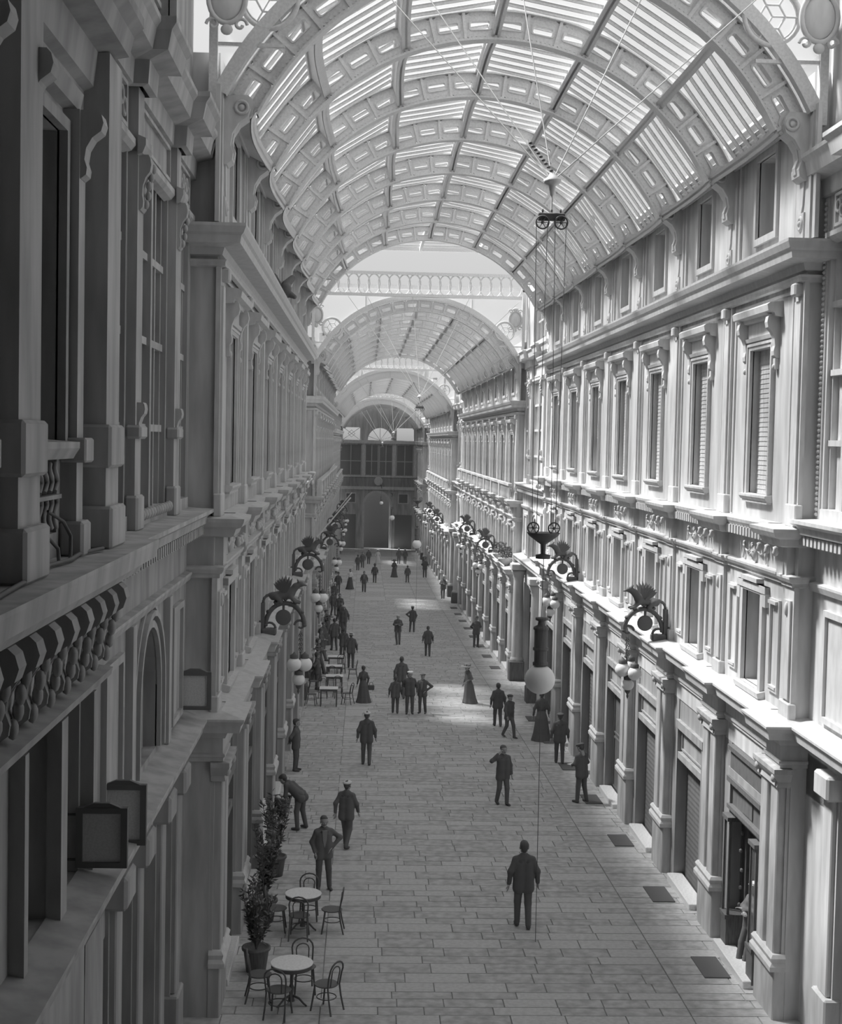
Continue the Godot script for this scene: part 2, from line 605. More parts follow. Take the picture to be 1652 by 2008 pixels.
	for s in [-1, 1]:
		for k in 5:
			mb.ball(Vector3(s * (0.12 + 0.03 * k), -1.86 + 0.035 * sin(k * 1.3), 0.05), Vector3(0.03, 0.045, 0.03), 6, 5)
		var sw := []
		for k in 9: sw.append(Vector3(s * (0.16 + 0.075 * k), -1.87 - 0.1 * sin(PI * k / 8.0), 0.045))
		mb.tube(sw, 0.02, 6)
		var dr := []
		for k in 6: dr.append(Vector3(s * (0.77 + 0.03 * sin(k * 1.4)), -1.84 - 0.055 * k, 0.04))
		mb.tube(dr, 0.02, 6)
		mb.ball(Vector3(s * 0.77, -1.83, 0.03), Vector3(0.045, 0.045, 0.03), 8, 6)
	BM.mask_relief = mb.mesh()
	# dentils of the first-floor ledge
	mb = MB.new()
	for k in 14:
		var x := -1.36 + 2.72 * k / 13.0
		mb.box(x - 0.055, x + 0.055, -1.66, -1.5, 0.1, 0.24)
	BM.dentil_row = mb.mesh()
	# pendants beneath a ledge break
	mb = MB.new()
	for k in [-0.5, 0.0, 0.5]:
		mb.lathe([V(0, -1.84), V(0.04, -1.82), V(0.06, -1.77), V(0.04, -1.72), V(0.05, -1.68), V(0, -1.66)], 8, Vector3(k, 0, 0.4))
	mb.box(-0.3, 0.3, -2.2, -1.68, 0, 0.14)
	BM.pendants = mb.mesh()
	# mezzanine window
	mb = MB.new()
	rect_frame(mb, 0.6, -4.45, -2.7, 0.17, -0.02, 0.08)
	mb.box(-0.98, 0.98, -2.66, -2.53, 0, 0.1)
	mb.box(-0.55, 0.55, -2.5, -2.42, 0, 0.14)
	mb.box(-0.98, -0.78, -2.9, -2.53, 0, 0.09); mb.box(0.78, 0.98, -2.9, -2.53, 0, 0.09)
	mb.bar([V(0, -4.62), V(0.13, -4.6), V(0.15, -4.5), V(0, -4.46)], -0.85, 0.85)
	mb.box(-0.6, -0.53, -4.45, -2.7, -0.32, -0.24); mb.box(0.53, 0.6, -4.45, -2.7, -0.32, -0.24); mb.box(-0.04, 0.04, -4.45, -2.7, -0.32, -0.24); mb.box(-0.6, 0.6, -3.55, -3.48, -0.32, -0.25)
	BM.mezzanine_window = mb.mesh()
	mb = MB.new()
	mb.box(-0.6, 0.6, -4.45, -2.7, -0.36, -0.34)
	BM.mezzanine_glass = mb.mesh()
	mb = MB.new()
	mb.box(-0.55, 0.55, -4.43, -3.3, -0.22, -0.2)
	BM.sun_blind = mb.mesh()
	mb = MB.new()
	for s in [-1, 1]:
		mb.t = Transform3D(Basis.IDENTITY, Vector3(s * 1.42, 0, 0))
		rect_frame(mb, 0.24, -4.3, -2.75, 0.06, 0, 0.05)
		mb.box(-0.24, 0.24, -2.78, -2.72, 0, 0.1)
		mb.box(-0.22, 0.22, -4.3, -4.25, 0, 0.07)
	mb.t = Transform3D.IDENTITY
	BM.side_panel = mb.mesh()
	mb = MB.new()
	mb.box(-0.26, 0.26, -4.65, -2.36, -0.02, 0.07)
	mb.box(-0.18, 0.18, -4.3, -2.6, 0, 0.11)
	mb.cbox(-0.3, 0.3, -4.65, -4.35, -0.02, 0.12, 0.02)
	mb.ball(Vector3(0, -2.75, 0.12), Vector3(0.06, 0.12, 0.04), 8, 6)
	BM.mezzanine_pilaster = mb.mesh()
	# ground floor pilaster in two strips, capital, pedestal
	mb = MB.new()
	mb.box(-0.56, 0.56, -8.75, -5.75, -0.02, 0.06)
	for s in [-1, 1]:
		mb.cbox(s * 0.31 - 0.21, s * 0.31 + 0.21, -8.75, -5.75, 0, 0.2, 0.02)
	BM.ground_pilaster = mb.mesh()
	mb = MB.new()
	var around := func(hw: float, z: float) -> Array: return [V(-hw, 0), V(-hw, z), V(hw, z), V(hw, 0)]
	mb.sweep([V(0, -5.82), V(0.05, -5.8), V(0.03, -5.72), V(0.08, -5.64), V(0.12, -5.56), V(0.12, -5.48), V(0, -5.46)], around.call(0.56, 0.2))
	mb.box(-0.56, 0.56, -5.8, -5.47, 0, 0.2)
	for s in [-1, 1]:
		mb.ball(Vector3(s * 0.5, -5.66, 0.27), Vector3(0.08, 0.08, 0.06), 8, 6)
	BM.capital = mb.mesh()
	mb = MB.new()
	mb.sweep([V(0, -9.02), V(0.06, -9.0), V(0.06, -8.92), V(0.02, -8.86), V(0.04, -8.78), V(0, -8.72)], around.call(0.6, 0.22))
	mb.box(-0.6, 0.6, -9.02, -8.72, 0, 0.22)
	BM.pedestal_cap = mb.mesh()
	mb = MB.new()
	mb.cbox(-0.6, 0.6, -14.5, -8.98, -0.02, 0.2, 0.02)
	BM.pedestal = mb.mesh()
	# shop front: jambs, panel board, shutter
	mb = MB.new()
	mb.box(-1.3, -1.16, -14.5, -6.35, -0.3, 0.05); mb.box(1.16, 1.3, -14.5, -6.35, -0.3, 0.05)
	mb.box(-1.3, 1.3, -6.5, -6.32, -0.3, 0.07)
	mb.box(-1.16, 1.16, -7.2, -7.05, -0.3, 0.04)
	BM.shop_frame = mb.mesh()
	mb = MB.new()
	mb.box(-1.16, 1.16, -7.05, -6.5, -0.3, -0.06)
	mb.t = Transform3D(Basis.IDENTITY, Vector3(0, -6.78, -0.05))
	rect_frame(mb, 1.0, -0.17, 0.17, 0.04, 0, 0.03)
	mb.t = Transform3D.IDENTITY
	BM.sign_board = mb.mesh()
	mb = MB.new()
	for k in 60:
		var y := -7.2 - 0.12 * k
		mb.quad(Vector3(-1.16, y - 0.12, -0.2), Vector3(1.16, y - 0.12, -0.2), Vector3(1.16, y - 0.06, -0.193), Vector3(-1.16, y - 0.06, -0.193))
		mb.quad(Vector3(-1.16, y - 0.06, -0.193), Vector3(1.16, y - 0.06, -0.193), Vector3(1.16, y, -0.2), Vector3(-1.16, y, -0.2))
	mb.box(-1.16, 1.16, -14.4, -7.2, -0.3, -0.21)
	BM.roller_shutter = mb.mesh()
	mb = MB.new()
	mb.box(-1.16, -0.02, -14.4, -7.2, -0.3, -0.2); mb.box(0.02, 1.16, -14.4, -7.2, -0.3, -0.2)
	for s in [-1, 1]:
		for q in [[-8.5, -7.4], [-10.1, -8.7]]:
			mb.t = Transform3D(Basis.IDENTITY, Vector3(s * 0.59, (q[0] + q[1]) / 2, -0.2))
			rect_frame(mb, 0.4, -(q[1] - q[0]) / 2, (q[1] - q[0]) / 2, 0.05, 0, 0.03)
	mb.t = Transform3D.IDENTITY
	BM.double_door = mb.mesh()
	# attic: pilaster strips, console, window, gutter
	mb = MB.new()
	mb.box(-0.62, -0.48, 3.5, 5.7, -0.02, 0.05); mb.box(0.48, 0.62, 3.5, 5.7, -0.02, 0.05)
	mb.box(-0.4, 0.4, 3.5, 5.7, -0.02, 0.07)
	BM.attic_pilaster = mb.mesh()
	mb = MB.new()
	side_slab(mb, scroll_outline(4.5, 5.62, 0.5), -0.22, 0.22)
	side_slab(mb, scroll_outline(4.55, 5.66, 0.56), -0.08, 0.08)
	for s in [-1, 1]:
		mb.t = Transform3D(Basis(Vector3(0, 0, 1), Vector3.UP, Vector3(-1, 0, 0)), Vector3(s * 0.23, 5.42, 0.36))
		mb.ring(0.1, 0.03, 14, 5)
		mb.ball(Vector3.ZERO, Vector3(0.05, 0.05, 0.03), 8, 6)
	mb.t = Transform3D.IDENTITY
	mb.slab([V(-0.13, 4.58), V(0.13, 4.58), V(0.07, 4.1), V(0, 3.98), V(-0.07, 4.1)], 0, 0.1)
	mb.t = Transform3D(Basis.IDENTITY, Vector3(0, 3.8, 0.1))
	mb.ring(0.1, 0.035, 14, 5)
	mb.ball(Vector3.ZERO, Vector3(0.06, 0.06, 0.06), 8, 6)
	mb.t = Transform3D.IDENTITY
	mb.box(-0.15, 0.15, 3.5, 3.98, 0, 0.1)
	BM.console = mb.mesh()
	mb = MB.new()
	rect_frame(mb, 0.62, 3.95, 5.4, 0.13, -0.02, 0.06)
	mb.box(-0.62, -0.56, 3.95, 5.4, -0.38, -0.3); mb.box(0.56, 0.62, 3.95, 5.4, -0.38, -0.3); mb.box(-0.035, 0.035, 3.95, 5.4, -0.38, -0.3); mb.box(-0.62, 0.62, 4.6, 4.66, -0.38, -0.31)
	BM.attic_window = mb.mesh()
	mb = MB.new()
	mb.box(-0.62, 0.62, 3.95, 5.4, -0.42, -0.4)
	BM.attic_glass = mb.mesh()
	mb = MB.new()
	mb.bar([V(0, 5.6), V(0.1, 5.62), V(0.12, 5.72), V(0.26, 5.95), V(0.3, 6.0), V(0.3, 6.06), V(0, 6.1)], -h + 0.3, h - 0.3)
	for k in 3:
		mb.bar([V(0.12 + 0.04 * k, 5.72 + 0.07 * k), V(0.16 + 0.04 * k, 5.73 + 0.07 * k), V(0.14 + 0.04 * k, 5.76 + 0.07 * k)], -h + 0.3, h - 0.3)
	BM.gutter = mb.mesh()
	# ground-floor threshold
	mb = MB.new()
	mb.cbox(-1.14, 1.14, -0.1, 0.1, 0.0, 0.36, 0.015)
	BM.threshold = mb.mesh()
	# balustrade for one bay (used beyond the first stretch)
	mb = MB.new()
	for k in 16:
		mb.lathe([V(0.05, -1.36), V(0.06, -1.33), V(0.03, -1.28), V(0.065, -1.1), V(0.03, -0.85), V(0.05, -0.72), V(0.05, -0.66)], 6, Vector3(-h + 0.3 + (B - 0.6) * k / 15.0, 0, 0.32))
	BM.balusters = mb.mesh()
	mb = MB.new()
	mb.box(-h, h, -0.66, -0.54, 0.22, 0.42)
	mb.box(-0.2 - h, 0.2 - h, -1.36, -0.6, 0.2, 0.44)
	BM.hand_rail = mb.mesh()

func facade(sec: int, side: int, nb: int, d0: float, dy: float, xo: float) -> void:
	var word: String = "left" if side < 0 else "right"
	var ord_: String = ["nearest", "second", "third", "farthest"][sec]
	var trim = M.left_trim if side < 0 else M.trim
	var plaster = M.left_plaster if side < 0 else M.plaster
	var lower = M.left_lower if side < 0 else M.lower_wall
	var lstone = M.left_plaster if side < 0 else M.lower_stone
	var mid := d0 + nb * B / 2
	var w := structure("wall_" + word, "%s stretch of the %s façade with %s" % [ord_, word, "shaded stone and hooded tall windows" if side < 0 else "pale stone, hooded tall windows and shopfronts"], "wall", Vector3((XL if side < 0 else XR) + xo, EYE + dy, -mid), PI / 2 if side < 0 else -PI / 2)
	var H := nb * B / 2 + 0.2
	var lines := []
	for k in nb + 1: lines.append(-nb * B / 2 + k * B)
	# continuous mouldings
	var ret := func(z: float) -> Array: return [V(-H, -0.5), V(-H, z), V(H, z), V(H, -0.5)]
	var jog := func(hw: float, z: float) -> Array:
		var p := [V(-H, -0.5), V(-H, z)]
		for k in nb + 1:
			var x: float = lines[k]
			if k > 0:
				p.append(V(x - hw, 0)); p.append(V(x - hw, z))
			if k < nb:
				p.append(V(x + hw, z)); p.append(V(x + hw, 0))
		p.append(V(H, z)); p.append(V(H, -0.5))
		return p
	var mb := MB.new()
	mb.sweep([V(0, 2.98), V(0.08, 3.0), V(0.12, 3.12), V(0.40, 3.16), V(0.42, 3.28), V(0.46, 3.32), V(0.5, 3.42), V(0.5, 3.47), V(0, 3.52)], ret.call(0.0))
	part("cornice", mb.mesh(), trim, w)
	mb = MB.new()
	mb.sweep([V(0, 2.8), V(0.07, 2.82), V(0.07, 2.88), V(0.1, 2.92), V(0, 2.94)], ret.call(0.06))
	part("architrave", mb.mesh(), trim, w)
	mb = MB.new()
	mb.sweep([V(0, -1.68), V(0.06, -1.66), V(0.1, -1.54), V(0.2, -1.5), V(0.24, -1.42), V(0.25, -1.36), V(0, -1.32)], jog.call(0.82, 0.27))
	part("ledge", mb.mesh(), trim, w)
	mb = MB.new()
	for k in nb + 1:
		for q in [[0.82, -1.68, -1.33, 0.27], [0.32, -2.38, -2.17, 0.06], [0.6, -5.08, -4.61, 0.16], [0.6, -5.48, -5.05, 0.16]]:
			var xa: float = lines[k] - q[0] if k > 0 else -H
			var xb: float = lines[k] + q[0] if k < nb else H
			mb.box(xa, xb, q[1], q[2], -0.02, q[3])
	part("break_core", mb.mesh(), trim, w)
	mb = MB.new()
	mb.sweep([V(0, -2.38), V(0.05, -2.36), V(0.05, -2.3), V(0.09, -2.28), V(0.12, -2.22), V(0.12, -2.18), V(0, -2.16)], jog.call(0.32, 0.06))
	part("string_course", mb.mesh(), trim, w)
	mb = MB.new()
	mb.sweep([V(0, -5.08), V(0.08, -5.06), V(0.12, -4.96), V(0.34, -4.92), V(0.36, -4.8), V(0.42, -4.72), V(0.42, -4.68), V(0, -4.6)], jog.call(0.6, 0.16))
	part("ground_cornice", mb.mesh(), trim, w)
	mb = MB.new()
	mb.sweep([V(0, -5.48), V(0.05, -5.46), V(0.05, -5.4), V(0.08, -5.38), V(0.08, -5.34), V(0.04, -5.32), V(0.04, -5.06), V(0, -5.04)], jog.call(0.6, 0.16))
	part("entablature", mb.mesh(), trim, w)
	# end piers
	for s in [-1, 1]:
		mb = MB.new()
		mb.box(minf(s * H, s * (H - 0.2)), maxf(s * H, s * (H - 0.2)), -14.5, 6.3, -0.5, 0.0)
		part("corner_pier", mb.mesh(), plaster, w)
	mb = MB.new()
	mb.box(-H, H, -14.5, 7.5, -1.3, -1.1)
	part("back_wall", mb.mesh(), M.void, w)
	var rng := RandomNumberGenerator.new()
	rng.seed = 40 + sec * 2 + side
	for k in nb + 1:
		var at := Vector3(lines[k], 0, 0)
		part("upper_pilaster", BM.upper_pilaster, trim, w, at)
		part("pendant_row", BM.pendants, trim, w, at + Vector3(0.3 if k == 0 else (-0.3 if k == nb else 0.0), 0, 0))
		part("mezzanine_pilaster", BM.mezzanine_pilaster, trim, w, at)
		var gx := at + Vector3(0.38 if k == 0 else (-0.38 if k == nb else 0.0), 0, 0)
		var gp := part("ground_pilaster", BM.ground_pilaster, lstone, w, gx)
		part("capital", BM.capital, lstone, gp)
		part("pedestal_cap", BM.pedestal_cap, M.trim, gp)
		part("pedestal", BM.pedestal, lstone, gp)
		part("attic_pilaster", BM.attic_pilaster, trim, w, at)
		part("console", BM.console, trim, w, at)
	for k in nb:
		var at := Vector3(-nb * B / 2 + (k + 0.5) * B, 0, 0)
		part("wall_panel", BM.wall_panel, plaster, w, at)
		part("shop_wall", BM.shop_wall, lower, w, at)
		var win := part("tall_window", BM.window, trim, w, at)
		var r := rng.randf()
		part("glass_pane", BM.upper_glass, M.window_glass, win)
		if side > 0 or r < 0.6:
			if r < 0.25 and not (side > 0 and sec == 0 and k > nb - 3): part("half_blind", BM.half_blind, M.blind, win)
			else: part("blind", BM.blind, M.blind, win)
		var hd := part("window_hood", BM.hood, trim, w, at)
		part("hood_bracket", BM.hood_bracket, trim, hd, Vector3(-0.98, 0, 0))
		part("hood_bracket", BM.hood_bracket, trim, hd, Vector3(0.98, 0, 0))
		part("panel_moulding", BM.panel_moulding, trim, w, at)
		part("mask_relief", BM.mask_relief, trim, w, at)
		part("dentil_row", BM.dentil_row, trim, w, at)
		var mz := part("mezzanine_window", BM.mezzanine_window, trim, w, at)
		part("glass_pane", BM.mezzanine_glass, M.window_glass, mz)
		if rng.randf() < 0.5: part("sun_blind", BM.sun_blind, M.blind, mz)
		part("side_panel", BM.side_panel, trim, w, at)
		var atw := part("attic_window", BM.attic_window, trim, w, at)
		part("glass_pane", BM.attic_glass, M.window_glass, atw)
		part("gutter", BM.gutter, M.painted_iron, w, at)
		# along x the near end is -x on the left wall and +x on the right wall
		var from_near := k if side < 0 else nb - 1 - k
		var dist := d0 + (from_near + 0.5) * B
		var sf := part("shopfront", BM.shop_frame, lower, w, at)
		if sec == 0 and side > 0 and from_near == 0:
			glazed_shop(w, sf, at, dist, dy)
			continue
		part("sign_board", BM.sign_board, lower, sf)
		if side < 0 or sec > 0 or from_near == 3: part("double_door", BM.double_door, M.dark_wood, sf)
		else: part("roller_shutter", BM.roller_shutter, M.shutter, sf)
		part("threshold", BM.threshold, M.marble if from_near < 4 else lstone, sf, Vector3(0, floor_y(dist) - EYE - dy + 0.06, -0.15))
	if sec > 0 and sec < 3:
		for k in nb:
			var at := Vector3(-nb * B / 2 + (k + 0.5) * B, 0, 0)
			var hr := part("hand_rail", BM.hand_rail, trim, w, at)
			part("baluster_row", BM.balusters, trim, hr)

# the nearest shop on the right: open dark door between glazed cases, two boards above
func glazed_shop(w: Node3D, sf: Node3D, at: Vector3, dist: float, dy: float) -> void:
	var fy := floor_y(dist) - EYE - dy
	var mb := MB.new()
	mb.box(-1.16, 1.16, -6.5, -5.95, -0.1, 0.06)
	mb.box(-1.2, 1.2, -6.58, -6.48, -0.1, 0.12)
	mb.box(-1.2, 1.2, -5.95, -5.86, -0.1, 0.12)
	part("upper_board", mb.mesh(), M.dark_wood, sf)
	mb = MB.new()
	mb.box(-1.16, 1.16, -7.05, -6.6, -0.2, 0.0)
	mb.box(-0.35, 0.35, -7.0, -6.66, 0.0, 0.02)
	mb.box(-1.2, 1.2, -7.12, -7.04, -0.2, 0.1)
	part("lower_board", mb.mesh(), M.shutter, sf)
	mb = MB.new()
	mb.box(-1.16, 1.16, fy, -7.1, -2.2, -2.1)
	mb.box(-1.3, -1.16, fy, -7.1, -2.2, -0.3); mb.box(1.16, 1.3, fy, -7.1, -2.2, -0.3)
	part("shop_interior", mb.mesh(), M.void, sf)
	for s in [-1, 1]:
		mb = MB.new()
		mb.box(s * 0.95 - 0.2, s * 0.95 + 0.2, fy + 0.1, fy + 0.7, -0.25, 0.16)
		for y in [fy + 0.7, -7.3]: mb.box(s * 0.95 - 0.22, s * 0.95 + 0.22, y, y + 0.08, -0.25, 0.19)
		for xx in [-0.2, 0.16]:
			mb.box(s * 0.95 + xx, s * 0.95 + xx + 0.04, fy + 0.7, -7.3, 0.1, 0.15)
			mb.box(s * 0.95 + xx, s * 0.95 + xx + 0.04, fy + 0.7, -7.3, -0.25, -0.2)
		mb.box(s * 0.95 - 0.2, s * 0.95 + 0.2, fy + 0.7, -7.3, -0.27, -0.25)
		var case := part("display_case", mb.mesh(), M.dark_wood, sf)
		mb = MB.new()
		mb.quad(Vector3(s * 0.95 - 0.18, fy + 0.78, 0.125), Vector3(s * 0.95 + 0.18, fy + 0.78, 0.125), Vector3(s * 0.95 + 0.18, -7.3, 0.125), Vector3(s * 0.95 - 0.18, -7.3, 0.125))
		part("glass_pane", mb.mesh(), M.clear_glass, case)
		mb = MB.new()
		for q in 5:
			mb.cbox(s * 0.95 - 0.12 + 0.05 * (q % 3), s * 0.95 - 0.05 + 0.05 * (q % 3), fy + 0.85 + 0.36 * q, fy + 0.93 + 0.36 * q, -0.2, -0.14, 0.02)
		stuff(part("goods", mb.mesh(), M.cloth_mid, case))
	part("threshold", BM.threshold, M.marble, sf, Vector3(0, fy + 0.08, -0.05))

# ------------------------------------------------------------------ glass vault over one stretch
const RO := 5.42
const VY := 3.18
const SEG := 0.3700

func arc(a: float, r: float) -> Vector3:
	return Vector3(sin(a) * r, cos(a) * r, 0)

func vault_meshes() -> void:
	var mb := MB.new()
	# one perforated web panel of a rib, standing at the crown; three to a field
	var da := SEG / 3.0
	var r0 := RO - 0.55
	var r1 := RO - 0.03
	var outer := []
	var inner := []
	var hw := 0.5 * da * (RO - 0.28)
	var yc := RO - 0.29
	for i in 16:
		var t := TAU * (i + 0.5) / 16
		var cx := cos(t); var sy := sin(t)
		inner.append(V(clampf(cx * 1.5, -1, 1) * (hw - 0.09), yc + clampf(sy * 1.3, -1, 1) * 0.1))
		var m := maxf(absf(cx), absf(sy))
		var ox := cx / m
		var oy := sy / m
		var rr: float = r1 if oy > 0.99 else (r0 if oy < -0.99 else lerpf(r0, r1, (oy + 1) / 2))
		outer.append(V(sin(ox * da / 2) * rr, cos(ox * da / 2) * rr))
	mb.frame(outer, inner, -0.05, 0.05)
	# raised edge round the slot, stiffener and rivets
	var in2 := []
	for q in inner: in2.append(V(q.x * 0.86, yc + (q.y - yc) * 0.8))
	mb.frame(inner, in2, -0.075, 0.075)
	mb.t = Transform3D(Basis(Vector3(0, 0, 1), -da / 2), Vector3.ZERO)
	mb.box(-0.03, 0.03, r0, r1, -0.09, 0.09)
	mb.t = Transform3D.IDENTITY
	BM.web_panel = mb.mesh()
	mb = MB.new()
	for k in 7:
		var t := (k - 3) / 3.4 * da / 2
		for rr in [r0 + 0.05, r1 - 0.05]:
			var p := arc(t, rr)
			mb.box(p.x - 0.012, p.x + 0.012, p.y - 0.012, p.y + 0.012, 0.05, 0.066)
	BM.rivets = mb.mesh()
	# flanges of a whole rib
	mb = MB.new()
	var n := 36
	for i in n:
		var a0 := -3 * SEG + 6 * SEG * i / n
		var a1 := -3 * SEG + 6 * SEG * (i + 1) / n
		for q in [[r0 - 0.04, r0, 0.15], [r1, RO + 0.01, 0.15]]:
			var p0 := arc(a0, q[0]); var p1 := arc(a1, q[0]); var p2 := arc(a1, q[1]); var p3 := arc(a0, q[1])
			var z := Vector3(0, 0, q[2])
			mb.quad(p1 + z, p0 + z, p3 + z, p2 + z)
			mb.quad(p0 - z, p1 - z, p2 - z, p3 - z)
			mb.quad(p0 - z, p0 + z, p1 + z, p1 - z)
			mb.quad(p3 + z, p3 - z, p2 - z, p2 + z)
	BM.rib_flange = mb.mesh()
	mb = MB.new()
	for i in n:
		var a0 := -3 * SEG + 6 * SEG * i / n
		var a1 := -3 * SEG + 6 * SEG * (i + 1) / n
		var z := Vector3(0, 0, 0.05)
		var p0 := arc(a0, r0); var p1 := arc(a1, r0); var p2 := arc(a1, r1); var p3 := arc(a0, r1)
		mb.quad(p1 + z, p0 + z, p3 + z, p2 + z)
		mb.quad(p0 - z, p1 - z, p2 - z, p3 - z)
	BM.plain_web = mb.mesh()
	# purlin between two ribs, its lower edge bowed; local x along the vault radius sense, z along the nave
	mb = MB.new()
	var ol := []
	for i in 9:
		var z := -B / 2 + 0.06 + (B - 0.12) * i / 8.0
		ol.append(V(z, RO - 0.02))
	for i in 9:
		var z := B / 2 - 0.06 - (B - 0.12) * i / 8.0
		ol.append(V(z, RO - 0.50 + 0.16 * cos(PI * z / B)))
	mb.t = Transform3D(Basis(Vector3(0, 0, 1), Vector3(0, 1, 0), Vector3(-1, 0, 0)), Vector3.ZERO)
	mb.slab(ol, -0.025, 0.025)
	mb.t = Transform3D.IDENTITY
	for i in 8:
		var a: Vector2 = ol[9 + i]
		var b: Vector2 = ol[10 + i]
		mb.quad(Vector3(-0.09, a.y, a.x), Vector3(-0.09, b.y, b.x), Vector3(0.09, b.y, b.x), Vector3(0.09, a.y, a.x))
		mb.quad(Vector3(0.09, a.y + 0.03, a.x), Vector3(0.09, b.y + 0.03, b.x), Vector3(-0.09, b.y + 0.03, b.x), Vector3(-0.09, a.y + 0.03, a.x))
	mb.box(-0.07, 0.07, RO - 0.03, RO + 0.02, -B / 2 + 0.06, B / 2 - 0.06)
	BM.purlin = mb.mesh()
	# one pane of nine to a bay and one glazing bar; flat between purlins
	var half := sin(SEG / 2) * RO
	var y := cos(SEG / 2) * RO + 0.04
	var pw := B / 9.0
	mb = MB.new()
	mb.quad(Vector3(-half, y + 0.02, pw / 2), Vector3(half, y + 0.02, pw / 2), Vector3(half, y + 0.02, -pw / 2), Vector3(-half, y + 0.02, -pw / 2))
	BM.roof_pane = mb.mesh()
	mb = MB.new()
	mb.box(-half, half, y - 0.05, y + 0.015, -0.018, 0.018)
	mb.box(-half, half, y + 0.005, y + 0.015, -0.04, 0.04)
	BM.glazing_bar = mb.mesh()
	mb = MB.new()
	for k in 9:
		mb.add_mesh(BM.roof_pane, Transform3D(Basis.IDENTITY, Vector3(0, 0, (k - 4) * pw)))
	BM.pane_field = mb.mesh()
	mb = MB.new()
	for k in 8:
		mb.add_mesh(BM.glazing_bar, Transform3D(Basis.IDENTITY, Vector3(0, 0, (k - 3.5) * pw)))
	BM.bar_field = mb.mesh()
	# spandrel roundel
	mb = MB.new()
	mb.ring(0.46, 0.045, 28, 6)
	for k in 3:
		mb.ring(0.44 - 0.02 * k, 0.012, 24, 4)
	BM.roundel = mb.mesh()
	mb = MB.new()
	for k in 6:
		var t := TAU * k / 6
		var u := TAU * (k + 1) / 6
		mb.tube([Vector3(cos(t), sin(t), 0) * 0.22, Vector3(cos(t), sin(t), 0) * 0.46], 0.02, 5)
		mb.tube([Vector3(cos(t), sin(t), 0) * 0.22, Vector3(cos(u), sin(u), 0) * 0.22], 0.02, 5)
		if k % 2 == 0: mb.tube([Vector3.ZERO, Vector3(cos(t), sin(t), 0) * 0.22], 0.018, 5)
	BM.tracery = mb.mesh()

